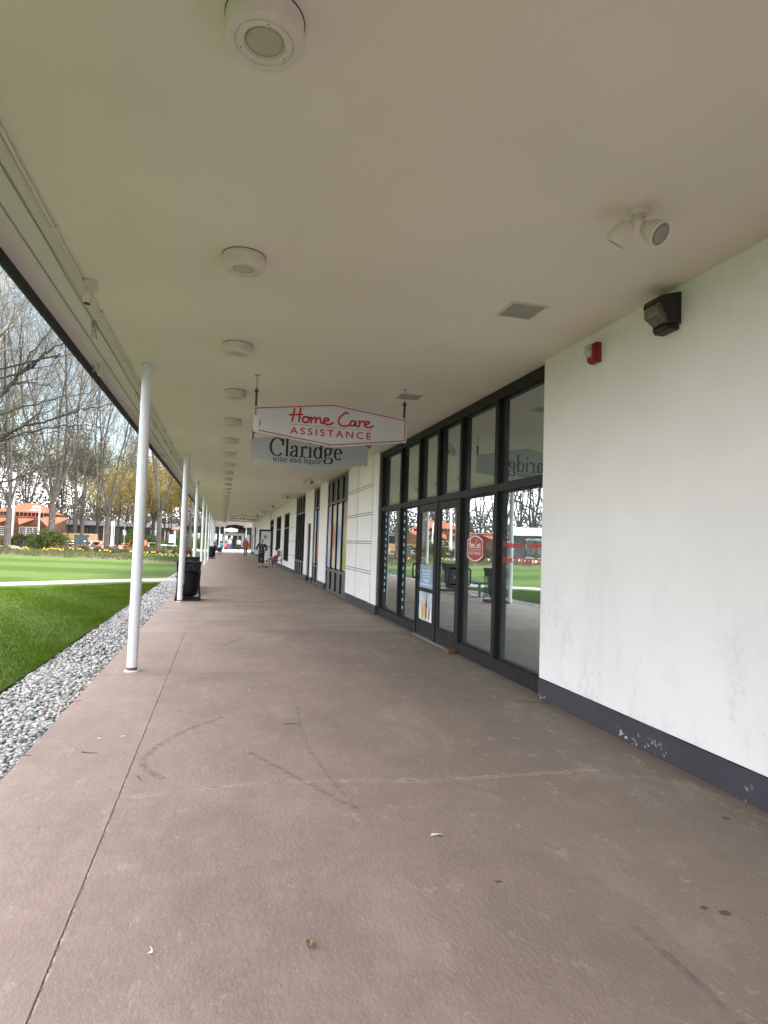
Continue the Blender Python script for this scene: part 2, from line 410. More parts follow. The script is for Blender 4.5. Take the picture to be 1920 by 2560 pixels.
sl=bpy.data.lights.new('sun','SUN'); sl.energy=1.0; sl.angle=math.radians(18); sl.color=(1,.95,.88)
so=bpy.data.objects.new('sun',sl); COL.objects.link(so)
# nishita: rotation measured from +Y towards +X
sd=Vector((math.sin(SUN_AZ)*math.cos(SUN_EL),math.cos(SUN_AZ)*math.cos(SUN_EL),math.sin(SUN_EL)))
so.rotation_euler=sd.to_track_quat('Z','Y').to_euler()
S.view_settings.view_transform='Standard'; S.view_settings.look='None'; S.view_settings.gamma=1; S.view_settings.exposure=2.68
S.cycles.max_bounces=8; S.cycles.diffuse_bounces=5; S.cycles.transparent_max_bounces=16; S.cycles.glossy_bounces=3

# ------------------------------------------------------------------ ground
def sheet(name,poly,z,mat,thick=0.):
    mb=MB()
    if thick: mb.prism([(x,y,z-thick) for x,y in poly],(0,0,thick))
    else: mb.add([(x,y,z) for x,y in poly],[tuple(range(len(poly)))])
    o=mb.build(name,mat,recalc=True); tag(o,kind='structure'); return o
CEILZ=3.457
M_EARTH=mat_mottle('earth',(.070,.068,.052),(.105,.10,.08),.08,3.)
sheet('ground',[(-900,-500),(900,-500),(900,1500),(-900,1500)],-.16,M_EARTH)
sheet('lawn',[(-90,-3.5),(-1.99,-3.5),(-1.97,39.0),(-2.6,39.3),(-8,43.2),(-14.4,46.6),(-30,52),(-90,58)],-.035,mat_lawn(),.1)
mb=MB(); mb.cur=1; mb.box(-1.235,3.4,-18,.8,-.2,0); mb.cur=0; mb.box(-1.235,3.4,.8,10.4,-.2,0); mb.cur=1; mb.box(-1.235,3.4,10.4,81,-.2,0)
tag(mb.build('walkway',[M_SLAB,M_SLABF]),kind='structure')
M_PATH=mat_mottle('pale_concrete',(.46,.43,.37),(.54,.505,.44),.5,14.,.8,.15)
sheet('path',[(-1.24,22.5),(-1.5,22.46),(-2.85,22.1),(-6.06,19.72),(-12,15.6),(-22,9.6),(-40,1),(-40.6,2.2),(-22.5,10.7),(-12.4,16.7),(-6.42,20.8),(-3.4,23.2),(-1.55,24.45),(-1.24,24.55)],-.012,M_PATH,.1)
M_MULCH=mat_mottle('mulch',(.135,.098,.070),(.19,.135,.10),.4,9.,.9,.7)
sheet('garden_bed',[(-1.6,38.5),(-2.6,39.25),(-8,43.15),(-14.4,46.55),(-30,51.9),(-60,55),(-60,70),(-2,72),(-1.6,60)],-.045,M_MULCH)
M_ROUGHG=mat_mottle('rough_grass',(.055,.13,.022),(.10,.17,.045),.5,12.,.85,.6)
sheet('grass_verge',[(-1.3,42.5),(-4.5,48),(-9,56),(-13.5,66),(-13.5,77.5),(-8,75.5),(-4.2,76.2),(-1.3,77.5)],-.04,M_ROUGHG)
sheet('plaza',[(-60,58.5),(-24,60.5),(-17,62.3),(-15.6,66),(-14.6,76),(-13,80.5),(-8,76.2),(-4.2,77),(-1.25,81.004),(14,81.004),(14,140),(-60,140)],-.025,mat_mottle('plaza_concrete',(.60,.56,.50),(.68,.64,.58),.3,9.,.8,.15),.08)

# gravel strip with individual pebbles
sheet('gravel_bed',[(-1.985,-12),(-1.235,-12),(-1.235,38.6),(-1.985,38.6)],-.075,mat_mottle('gravel_base',(.25,.245,.235),(.38,.37,.35),4,28.,.85,.8,(.08,.078,.075)))
def pebbles():
    # low icosphere
    bm=bmesh.new(); bmesh.ops.create_icosphere(bm,subdivisions=2,radius=1); v2=np.array([v.co[:] for v in bm.verts]); f2=np.array([[v.index for v in f.verts] for f in bm.faces]); bm.free()
    bm=bmesh.new(); bmesh.ops.create_icosphere(bm,subdivisions=1,radius=1); v1=np.array([v.co[:] for v in bm.verts]); f1=np.array([[v.index for v in f.verts] for f in bm.faces]); bm.free()
    VS=[];FS=[];TI=[];base=0
    def put(y0,y1,dens,lo,hi,v,f):
        nonlocal base
        n=int((y1-y0)*.74*dens)
        for _ in range(n):
            a=RNG.uniform(lo,hi); s=np.array([a,a*RNG.uniform(.62,.95),a*RNG.uniform(.42,.7)])
            p=v*s*(1+RNG.normal(0,.07,(len(v),1)))
            th=RNG.uniform(0,2*PI); tl=RNG.normal(0,.35)
            c,q=math.cos(tl),math.sin(tl); p=p@np.array([[1,0,0],[0,c,q],[0,-q,c]])
            c,q=math.cos(th),math.sin(th); p=p@np.array([[c,q,0],[-q,c,0],[0,0,1]])
            x=RNG.uniform(-1.96,-1.26); y=RNG.uniform(y0,y1)
            p=p+np.array([x,y,-.055+RNG.uniform(-.012,.026)])
            VS.append(p); FS.append(f+base); TI.append(np.full(len(v),RNG.random())); base+=len(v)
    put(-3.5,3.2,900,.014,.028,v1,f1)
    put(3.2,8.,2300,.012,.025,v2,f2)
    put(8.,16,1300,.014,.028,v1,f1)
    put(16,22.4,600,.02,.036,v1,f1)
    put(24.6,38.4,170,.035,.06,v1,f1)
    V=np.concatenate(VS); Fc=np.concatenate(FS); T=np.concatenate(TI)
    me=bpy.data.meshes.new('pebbles'); me.from_pydata(V.tolist(),[],Fc.tolist())
    me.polygons.foreach_set('use_smooth',[True]*len(me.polygons))
    at=me.attributes.new('tint','FLOAT','POINT'); at.data.foreach_set('value',T.astype(np.float32))
    me.materials.append(mat_pebble())
    o=bpy.data.objects.new('pebbles',me); COL.objects.link(o); tag(o,'pale grey river pebbles filling the strip beside the walkway','pebbles',kind='stuff')
pebbles()
# steel edging between the lawn and the pebbles
mb=MB(); ys=np.linspace(-8,22.2,60); 
mb.prism([(-1.989,-8,-.12),(-1.981,-8,-.12),(-1.981,22.3,-.12),(-1.989,22.3,-.12)],(0,0,.110))
tag(mb.build('lawn_edging',simple('edging_steel',(.022,.02,.018),.7,var=.4,sc=4)),'thin dark metal edging between the near lawn and the pebble strip','edging')
mb=MB(); mb.prism([(-1.992,24.9,-.12),(-1.978,24.9,-.12),(-1.978,38.4,-.12),(-1.992,38.4,-.12)],(0,0,.12))
tag(mb.build('lawn_edging',MATS['edging_steel']),'dark lawn edging along the pebbles beyond the pale path','edging')
# grass blades near the camera
def blades():
    n=230000
    y=-1+RNG.random(n)**.95*24.5; x=-1.965-RNG.random(n)**1.7*11
    keep=((x*-.72+y)<23.2); x=x[keep]; y=y[keep]; n=len(x)
    h=RNG.uniform(.018,.045,n)*(1+.35*np.sin(x*3.1+y*1.7)); w=.0022+.00035*np.abs(y); a=RNG.uniform(0,2*PI,n); lean=RNG.uniform(0,.03,n); b=RNG.uniform(0,2*PI,n)
    V=np.zeros((n,3,3))
    V[:,0]=np.stack([x-np.cos(a)*w,y-np.sin(a)*w,np.full(n,-.037)],1)
    V[:,1]=np.stack([x+np.cos(a)*w,y+np.sin(a)*w,np.full(n,-.037)],1)
    V[:,2]=np.stack([x+np.cos(b)*lean,y+np.sin(b)*lean,-.035+h],1)
    me=bpy.data.meshes.new('grass_blades'); me.vertices.add(3*n); me.vertices.foreach_set('co',V.reshape(-1)); me.loops.add(3*n); me.loops.foreach_set('vertex_index',np.arange(3*n,dtype=np.int32)); me.polygons.add(n)
    me.polygons.foreach_set('loop_start',np.arange(0,3*n,3,dtype=np.int32)); me.update(calc_edges=True)
    me.materials.append(mat_leaf('grass_blade',(.072,.135,.009),(.145,.205,.028),.3))
    o=bpy.data.objects.new('grass_blades',me); COL.objects.link(o); tag(o,'short green grass blades of the near lawn','grass',kind='stuff')
blades()

# ------------------------------------------------------------------ the shop building
WX=3.16
bld=thing('shop_building','long white single-storey shop arcade with a flat canopy and dark framed storefronts','building',(WX,0,0))
def part(mb,name,mat,**k): return mb.build(name,mat,bld,**k)
# canopy
mb=MB(); mb.box(-1.142,3.5,-18,72.5,CEILZ,CEILZ+.04); part(mb,'ceiling',M_CEIL)
mb=MB(); mb.box(-1.222,-1.150,-18,72.5,CEILZ-.004,CEILZ+.04); part(mb,'soffit_board',M_SOFFIT)
mb=MB(); mb.box(-1.372,-1.229,-18,72.5,CEILZ+.002,CEILZ+.04); part(mb,'soffit_board',M_EAVE)
mb=MB(); mb.box(-1.548,-1.382,-18,72.5,CEILZ-.012,CEILZ+.04); mb.box(-1.548,-1.475,-18,72.5,CEILZ-.03,CEILZ-.0121); part(mb,'eave_panel',M_EAVE,bevel=.003)
mb=MB(); mb.box(-1.57,-1.55,-18,72.5,CEILZ-.125,CEILZ+.30); part(mb,'drip_edge',M_FASCIA)
mb=MB(); mb.box(-1.60,-1.5705,-18,72.5,CEILZ-.09,CEILZ+.34); part(mb,'fascia',M_METALW)
mb=MB(); mb.box(-1.549,9.5,-18,72.48,CEILZ+.041,CEILZ+.32); part(mb,'roof',M_DARKIN)
# wall segments
PZ=.20
def wall(y0,y1,z0=PZ,z1=CEILZ,x0=WX): 
    mb=MB(); mb.box(x0,x0+.24,y0,y1,z0,z1+.02); return part(mb,'wall',M_WALL,bevel=.006)
def plinth(y0,y1):
    mb=MB(); mb.box(WX-.008,WX+.22,y0,y1,-.02,PZ-.012)
    rp=random.Random(int(y0*7)); n=max(2,int((y1-max(y0,-1))/.09)); ys=np.linspace(max(y0,-1),y1,n+1); e=0
    top=[]
    for y in ys: e=.75*e+rp.gauss(0,.0022); top.append((WX-.0085,float(y),PZ+.001+e))
    mb.prism([(WX-.0085,float(ys[0]),PZ-.0125),(WX-.0085,float(ys[-1]),PZ-.0125)]+top[::-1],(.0065,0,0))
    return part(mb,'plinth',M_PLINTH)
wall(-18,5.72); plinth(-18,5.72)
# panelled pier with incised joints
def panel_wall(y0,y1,grid_y,grid_z):
    """blocks with narrow recesses between them so the joints are real"""
    g=.02
    mb=MB(); mb.box(WX+.014,WX+.24,y0,y1,PZ,CEILZ+.02); part(mb,'wall_backing',simple('joint_shadow_paint',(.20,.195,.19),.8,var=.2)); mb=MB()
    ysp=sorted(grid_y); zsp=sorted(grid_z)
    ye=[y0]+ysp+[y1]; ze=[PZ]+zsp+[CEILZ+.02]
    for a,b in zip(ye[:-1],ye[1:]):
        solo=(a==y0 and len(ysp)>1 and (b-a)<.6)
        if solo: mb.box(WX,WX+.0139,a,b-g,PZ,CEILZ+.02); continue
        for c,d in zip(ze[:-1],ze[1:]):
            mb.box(WX,WX+.0139,a+(g if a!=y0 else 0),b-(g if b!=y1 else 0),c+(g/2 if c!=PZ else 0),d-(g/2 if d<CEILZ else 0))
    return part(mb,'wall',M_WALL)
panel_wall(12.70,16.05,[13.22,14.77],[.83,.89,1.50,1.55,2.15,2.20,2.77,2.83]); plinth(12.70,16.05)
wall(19.42,20.98); plinth(19.42,20.98)
wall(22.5,23.04); plinth(22.5,23.04); wall(23.04,23.95,2.2); wall(23.95,24.85); plinth(23.95,24.85)
panel_wall(28.07,30.9,[28.75,29.9],[.83,1.50,2.15,2.80]); plinth(28.07,30.9)
wall(30.9,33.65,PZ,.43); wall(30.9,33.65,2.95); plinth(30.9,33.65)
wall(33.65,35.46); plinth(33.65,35.46)
wall(35.46,38.8,PZ,1.0); wall(35.46,38.8,2.95); plinth(35.46,38.8)
wall(38.8,40.43); plinth(38.8,40.43)
wall(40.43,44.0,2.92,CEILZ,WX+.04); wall(40.43,41.4,PZ,2.918,WX+.04); plinth(40.43,41.4)
panel_wall(44.0,63.0,[46,50,54,58],[.83,1.5,2.15,2.8]); plinth(44.,63.)
wall(63,66.4,2.83); wall(66.4,69.6); plinth(66.4,69.6); wall(69.6,72.0,2.1); wall(72,72.5); plinth(72,72.5)
mb=MB(); mb.box(9.3,9.5,-18,72.5,-.02,CEILZ+.03); mb.box(3.4,9.3,72.3,72.5,-.02,CEILZ+.03); mb.box(3.4,9.3,-18,-17.8,-.02,CEILZ+.03); part(mb,'rear_wall',M_WALL)

# storefront of the first shop -----------------------------------------
FX=WX+.055          # front of frame
GX=WX+.13           # glass plane
sf=MB()
def bar(mb,y0,y1,z0,z1,x0=FX,x1=FX+.12): mb.box(x0,x1,y0,y1,z0,z1)
Y0,Y1=5.725,12.695
HZ0,HZ1=3.33,3.452
bar(sf,Y0,Y1,HZ0,HZ1)                                # head
for a,b in ((Y0,8.20),(10.06,Y1)): bar(sf,a,b,.015,.165)      # sill
TR0,TR1=2.185,2.275
mull=[(6.93,7.02),(8.13,8.20),(9.085,9.165),(10.06,10.13),(11.19,11.27),(12.60,Y1)]
for a,b in mull:
    z0=.165 if not (a>9 and a<9.2) else .0
    bar(sf,a,b,z0 if z0 else .015,HZ0,FX-.0,FX+.118)
bar(sf,8.1995,8.2,.165,.166)
edges=[Y0]+[q for ab in mull for q in ab]
bays=[(Y0,6.93),(7.02,8.13),(8.20,9.085),(9.165,10.06),(10.13,11.19),(11.27,12.60)]
for a,b in bays: bar(sf,a+.0005,b-.0005,TR0,TR1,FX+.002,FX+.116)
for y in (8.13,10.06): pass
# glazing stops: thin lighter beads
for a,b in bays:
    for z0,z1 in ((TR1,HZ0),)+(((.165,TR0),) if not (8.1<a<10) else ()):
        for q in ((a+.0005,a+.022,z0+.0005,z1-.0005),(b-.022,b-.0005,z0+.0005,z1-.0005),(a+.0225,b-.0225,z0+.0005,z0+.02),(a+.0225,b-.0225,z1-.02,z1-.0005)):
            sf.box(FX+.045,FX+.112,*q)
store=part(sf,'storefront',M_FRAME)
for a,b in bays:
    for z0,z1 in ((TR1,HZ0),)+(((.165,TR0),) if not (8.1<a<10) else ()):
        g=MB(); g.box(GX,GX+.008,a+.006,b-.006,z0+.006,z1-.006); g.build('pane',M_GLASS,store)
# metal threshold strips
th=MB(); th.box(FX-.05,FX+.1,8.22,10.05,.003,.02); th.build('threshold',M_STEEL,store,bevel=.004)
def shop_door(y0,y1,handle_y,midbar=None):
    mb=MB(); x0,x1=FX+.012,FX+.06; st=.085; zb,zt=.26,2.06
    mb.box(x0,x1,y0,y0+st,.024,TR0-.008); mb.box(x0,x1,y1-st,y1,.024,TR0-.008)
    mb.box(x0,x1,y0+st,y1-st,.024,zb); mb.box(x0,x1,y0+st,y1-st,zt,TR0-.008)
    if midbar: mb.box(x0+.004,x1-.004,y0+st,y1-st,midbar-.03,midbar+.03)
    d=part(mb,'door',M_FRAME,bevel=.003)
    for a,b in (((zb,zt),) if not midbar else ((zb,midbar-.03),(midbar+.03,zt))):
        g=MB(); g.box(x0+.02,x0+.027,y0+st-.006,y1-st+.006,a-.006,b+.006); g.build('pane',M_GLASS,d)
    h=MB(); xh=x0-.105; r=.0145
    s=1 if handle_y<(y0+y1)/2 else -1
    yh=handle_y; 
    h.tube([(x0+.006,yh,1.185),(xh+.02,yh,1.185),(xh,yh,1.165),(xh,yh,.975),(xh+.02,yh,.955),(x0+.006,yh,.955)],r,10)
    h.build('handle',M_BLACK,d,smooth=True)
    k=MB(); k.tube([(x0-.006,handle_y+s*.005,1.06),(x0+.002,handle_y+s*.005,1.06)],.016,12); k.build('lock',M_STEEL,d)
    return d
shop_door(8.215,9.075,8.28); shop_door(9.175,10.05,9.98,.77)
# the room behind the glass
rm=MB(); rm.add([(WX+.3,5.8,.012),(8.8,5.8,.012),(8.8,12.6,.012),(WX+.3,12.6,.012)],[(0,1,2,3)]); part(rm,'shop_floor',simple('carpet_tile',(.10,.105,.11),.9,var=.2,sc=3,obj=False))
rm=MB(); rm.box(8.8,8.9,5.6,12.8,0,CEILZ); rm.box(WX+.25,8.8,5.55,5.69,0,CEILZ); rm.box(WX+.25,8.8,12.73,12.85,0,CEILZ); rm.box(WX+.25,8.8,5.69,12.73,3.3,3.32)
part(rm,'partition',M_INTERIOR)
# pale roller blind behind the big panes
bl=MB()
for a,b in (bays[0],bays[1]): bl.box(GX+.10,GX+.104,a-.01,b+.01,.18,1.12)
part(bl,'window_screen',simple('pale_screen',(.30,.335,.34),.8,var=.12,sc=1.2,obj=False))

# tall side windows farther along ---------------------------------------
def tall_window(y0,y1,nb,z0=.02,zp=.66,zm=2.70,zt=3.42,fin=.085,name='window',mat=None,panel=True):
    mb=MB(); xf=WX+.03
    ys=np.linspace(y0,y1,nb+1)
    mb.box(xf,xf+.1,y0,y1,zt-.07,zt); mb.box(xf+.001,xf+.099,y0,y1,zm-.035,zm+.035)
    if panel: mb.box(xf,xf+.1,y0,y1,zp-.035,zp+.035); mb.box(xf,xf+.1,y0,y1,z0,z0+.06)
    else: mb.box(xf,xf+.1,y0,y1,z0,z0+.06)
    for a in (y0,y1-.028): mb.box(xf+.003,xf+.097,a+.0005,a+.0275,z0,zt)
    w=part(mb,name,mat or M_FRAME_GREY)
    fb=MB()
    for i,y in enumerate(ys):
        a=min(max(y-.03,y0),y1-.06); x0=WX+.008 if 0<i<nb else WX+.03
        for c,d in (((z0+.06,zp-.035),(zp+.035,zm-.035),(zm+.035,zt-.07)) if panel else ((z0+.06,zm-.035),(zm+.035,zt-.07))): fb.box(x0,WX+.142,a,a+.06,c,d)
    fb.build('mullion',M_FRAME,w)
    for a,b in zip(ys[:-1],ys[1:]):
        if panel:
            g=MB(); g.box(WX+.055,WX+.075,a+.03,b-.03,z0+.06,zp-.035); g.build('base_panel',M_FRAME_GREY,w)
            g=MB(); g.box(WX+.055,WX+.075,a+.03,b-.03,zm+.035,zt-.07); g.build('top_panel',simple('olive_panel',(.075,.073,.062),.5,var=.12),w)
            g=MB(); g.box(WX+.058,WX+.065,a+.03,b-.03,zp+.035,zm-.035); g.build('pane',M_GLASS2,w)
        else:
            for c,d in ((z0+.06,zm-.035),(zm+.035,zt-.07)):
                g=MB(); g.box(WX+.058,WX+.065,a+.03,b-.03,c,d); g.build('pane',M_GLASS2,w)
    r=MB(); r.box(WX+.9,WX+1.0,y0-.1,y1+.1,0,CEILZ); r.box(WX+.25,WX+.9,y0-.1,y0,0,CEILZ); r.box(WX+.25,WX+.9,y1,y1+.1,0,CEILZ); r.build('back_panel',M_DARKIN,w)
    return w
def window_poster(y0,y1,z0,z1,cols,label):
    t=newmat('window_print'); Z=t.xyz()[2]; n=t.noise(2.3,4,.7)
    f=t.math('MULTIPLY_ADD',n,.9,t.ramp(Z,z0,z1,-.45,.55)); c=t.mix(t.ramp(f,.18,.42),cols[0],cols[1]); c=t.mix(t.ramp(f,.55,.75),c,cols[2])
    o=MB(); o.box(WX+.052,WX+.0565,y0,y1,z0,z1); tag(o.build('window_poster',t.out(c,.3,0,None,.6)),label,'poster','tall posters in the side windows')
for i,(cols,l) in enumerate(((((.30,.38,.06),(.45,.40,.20),(.33,.24,.18)),'tall green and brown poster in the nearest bay of the side windows'),(((.55,.62,.68),(.30,.42,.60),(.62,.66,.72)),'tall pale blue poster in the second bay of the side windows'),(((.62,.50,.38),(.50,.20,.12),(.60,.55,.38)),'tall cream and red poster in the third bay of the side windows'),(((.36,.44,.60),(.52,.56,.66),(.34,.38,.50)),'tall blue-grey poster in the farthest bay of the first side window'))):
    window_poster(16.12+i*.84,16.84+i*.84,.74,2.62,cols,l)
window_poster(21.06,21.70,.74,2.62,((.62,.09,.10),(.45,.26,.22),(.25,.36,.55)),'tall red and blue poster in the narrow side window'); window_poster(21.82,22.42,.74,2.62,((.45,.55,.42),(.30,.40,.50),(.40,.45,.60)),'tall dull blue-green poster in the narrow side window')
tall_window(16.055,19.415,4); tall_window(20.985,22.495,2); tall_window(24.855,28.065,4)
tall_window(30.905,33.645,4,.432,None,2.17,2.948,panel=False); tall_window(35.465,38.795,4,1.002,None,2.17,2.948,panel=False)
tall_window(41.405,43.995,3,2.10,None,2.5,2.918,panel=False)
def back_door(y0,y1,zt,n=1):
    mb=MB(); mb.box(WX+.05,WX+.12,y0,y0+.07,.0,zt); mb.box(WX+.05,WX+.12,y1-.07,y1,0,zt); mb.box(WX+.05,WX+.12,y0+.07,y1-.07,zt-.09,zt); d=part(mb,'door',M_FRAME)
    g=MB(); g.box(WX+.085,WX+.105,y0+.07,y1-.07,.02,zt-.09); g.build('door_leaf',M_DARKIN,d)
    h=MB(); h.box(WX+.03,WX+.085,y0+.2,y0+.24,.95,1.2); h.build('handle',M_STEEL,d)
back_door(23.045,23.945,2.198); back_door(63.005,66.395,2.828); back_door(69.605,71.995,2.098); back_door(41.405,43.995,2.09)

# open door leaf standing out from the wall, with a notice
dl=MB(); yd=41.0; xa,xb=2.27,3.15; dl.box(xa,xa+.12,yd,yd+.05,.06,2.2); dl.box(xb-.14,xb,yd,yd+.05,.06,2.2); dl.box(xa+.12,xb-.14,yd,yd+.05,2.08,2.2); dl.box(xa+.12,xb-.14,yd,yd+.05,.06,.22); dl.box(xa+.12,xb-.14,yd+.005,yd+.045,1.08,1.12)
od=part(dl,'open_door',M_BLACK)
g=MB(); g.box(xa+.12,xb-.14,yd+.02,yd+.03,.22,1.08); g.box(xa+.12,xb-.14,yd+.02,yd+.03,1.12,2.08); g.build('pane',simple('white_film',(.62,.64,.66),.4,var=.04),od)
g=MB(); g.box(xa+.3,xa+.5,yd+.008,yd+.018,1.62,1.82); g.build('notice',simple('grey_notice',(.22,.22,.23),.7,var=.3,sc=40),od)

# ------------------------------------------------------------------ posts
post_y=[7.42,15.22,22.0,29.35,35.5,42.3,49.2,56.1,63.0,69.9]
def make_post():
    t=thing('canopy_post','white round steel post nearest the camera, beside the pebble strip','post',(-.92,post_y[0],0),'white posts carrying the canopy')
    mb=MB(); mb.lathe([(.058,.045),(.058,CEILZ-.012),(.066,CEILZ-.011),(.066,CEILZ-.001)],(-.92,post_y[0],0),28); mb.build('shaft',M_POST,t,smooth=True).modifiers.new('es','EDGE_SPLIT')
    mb=MB(); mb.lathe([(.056,.0),(.0555,.0449)],(-.92,post_y[0],0),28); mb.build('rusty_foot',M_RUST,t,smooth=True).modifiers.new('es','EDGE_SPLIT')
    mb=MB(); mb.lathe([(.085,.0005),(.085,.006),(.0585,.012),(.0565,.012)],(-.92,post_y[0],0),24); mb.build('base_plate',M_POST,t)
    return t
P0=make_post()
p2lab=['white canopy post standing in front of the large black litter bin','third white canopy post, its foot hidden by the black litter bin','fourth white canopy post along the pebble strip','fifth white canopy post from the camera','sixth white canopy post, just before the far litter bin','seventh white canopy post from the camera','eighth white canopy post, beside the parked shopping cart','ninth white canopy post from the camera','last white canopy post, at the far end of the arcade']
for i,y in enumerate(post_y[1:]): copy_tree(P0,(-.92,y,0),0,p2lab[i],'white posts carrying the canopy')
# conduit strapped to the second post
mb=MB(); mb.tube([(-.86,15.28,CEILZ-.002),(-.86,15.28,.4)],.011,8)
for z in (2.05,2.62): mb.lathe([(.066,-.012),(.066,.012)],(-.92,15.22,z),24)
tag(mb.build('post_conduit',M_POST,smooth=False),'thin white conduit strapped up the post in front of the litter bin','conduit')

# ------------------------------------------------------------------ ceiling lights
def make_light():
    x,y=.068,2.28
    t=thing('ceiling_light','round white surface ceiling light nearest the camera, cut by the top edge','ceiling light',(x,y,CEILZ),'row of round ceiling lights')
    mb=MB(); mb.lathe([(.146,-.001),(.146,-.088),(.143,-.093),(.135,-.095),(.112,-.095),(.110,-.089),(.108,-.089),(.104,-.093),(.08,-.093),(.079,-.085)],(x,y,CEILZ),40)
    o=mb.build('housing',M_FIX,t,smooth=True,recalc=False); o.modifiers.new('es','EDGE_SPLIT').split_angle=math.radians(40)
    mb=MB(); mb.lathe([(.0785,-.084),(.06,-.0875),(.03,-.089),(.0005,-.0892)],(x,y,CEILZ),32); mb.build('lens',M_LENS,t,smooth=True)
    mb=MB(); mb.lathe([(.149,0),(.149,-.004),(.147,-.004)],(x,y,CEILZ),40); mb.build('gasket',M_BLACK,t)
    for a in (.6,2.7,4.8):
        mb=MB(); mb.lathe([(.004,-.0955),(.004,-.094)],(x+.094*math.cos(a),y+.094*math.sin(a),CEILZ),8); mb.build('screw',M_STEEL,t)
    return t
L0=make_light()
ly=[4.30+2.01*i for i in range(34)]
for i,y in enumerate(ly): copy_tree(L0,(.055 if i<2 else .065,y,CEILZ),i*.7,'round white ceiling light, '+ORD[i+1]+' in the row counted from the camera','row of round ceiling lights')

# recessed square lights
def square_light(x,y,label):
    t=thing('recessed_light',label,'ceiling light',(x,y,CEILZ),'square lights set in the ceiling')
    h=.165
    mb=MB()
    for q in ((-h,h,-h,-h+.022),(-h,h,h-.022,h),(-h,-h+.022,-h+.022,h-.022),(h-.022,h,-h+.022,h-.022)): mb.box(x+q[0],x+q[1],y+q[2],y+q[3],CEILZ-.008,CEILZ-.0005)
    mb.build('frame',M_FIX,t,bevel=.002)
    mb=MB(); mb.box(x-h+.022,x+h-.022,y-h+.022,y+h-.022,CEILZ-.004,CEILZ-.0008); mb.build('diffuser',simple('prismatic_diffuser',(.30,.28,.22),.4,var=.15,sc=6),t)
square_light(2.30,4.555,'square recessed ceiling light between the twin floodlight and the shop sign')
square_light(2.30,7.73,'square recessed ceiling light behind the right rod of the shop sign')

# ------------------------------------------------------------------ twin floodlights
def flood(x,y,label,rz=0):
    t=thing('twin_floodlight',label,'floodlight',(x,y,CEILZ),'twin floodlights along the ceiling')
    mb=MB(); mb.lathe([(.062,0),(.062,-.014),(.052,-.024),(.0,-.026)],(x,y,CEILZ),24); mb.build('base',M_FIX,t,smooth=True).modifiers.new('es','EDGE_SPLIT')
    for s,d in ((-1,Vector((-.30,.60,-.74))),(1,Vector((.30,-.72,-.62)))):
        d=d.normalized()
        p0=Vector((x+s*.034,y,CEILZ-.022)); p1=p0+Vector((s*.006,0,-.036)); p2=p1+Vector((s*.014+(-.014 if s<0 else 0),0,-.030))
        mb=MB(); mb.tube([p0,p1],.011,10); mb.ball(p1+Vector((0,0,-.012)),.017,12,8); mb.tube([p1+Vector((0,0,-.014)),p2],.012,10)
        arm=mb.build('arm',M_FIX,t,smooth=True)
        mb=MB(); c=p2+d*.012
        pts=[c-d*.026,c-d*.024,c,c+d*.03,c+d*.08,c+d*.098,c+d*.1005]; rad=[.016,.036,.050,.062,.070,.071,.063]
        mb.tube(pts,rad,24); head=mb.build('lamp_head',M_FIX,t,smooth=True); head.modifiers.new('es','EDGE_SPLIT').split_angle=math.radians(45)
        mb=MB(); mb.tube([c+d*.1008,c+d*.104,c+d*.106],[.061,.042,.004],24); mb.build('lens',simple('flood_lens',(.27,.25,.23),.18,var=.15,sc=25),head,smooth=True)
    return t
FL=flood(2.23,2.99,'twin-headed white floodlight nearest the camera, above the plain white wall')
for y,l in ((11.1,'twin floodlight half hidden behind the right end of the hanging shop signs'),(18.7,'twin floodlight just past the hanging shop signs, above the first dark window group'),(26.0,'twin floodlight, fourth along the ceiling from the camera'),(33.4,'twin floodlight, fifth along the ceiling from the camera'),(40.6,'twin floodlight, sixth along the ceiling, left of the hardware sign rods'),(47.8,'twin floodlight, farthest one, beside the hardware shop sign')):
    copy_tree(FL,(2.44,y,CEILZ),0,l,'twin floodlights along the ceiling')

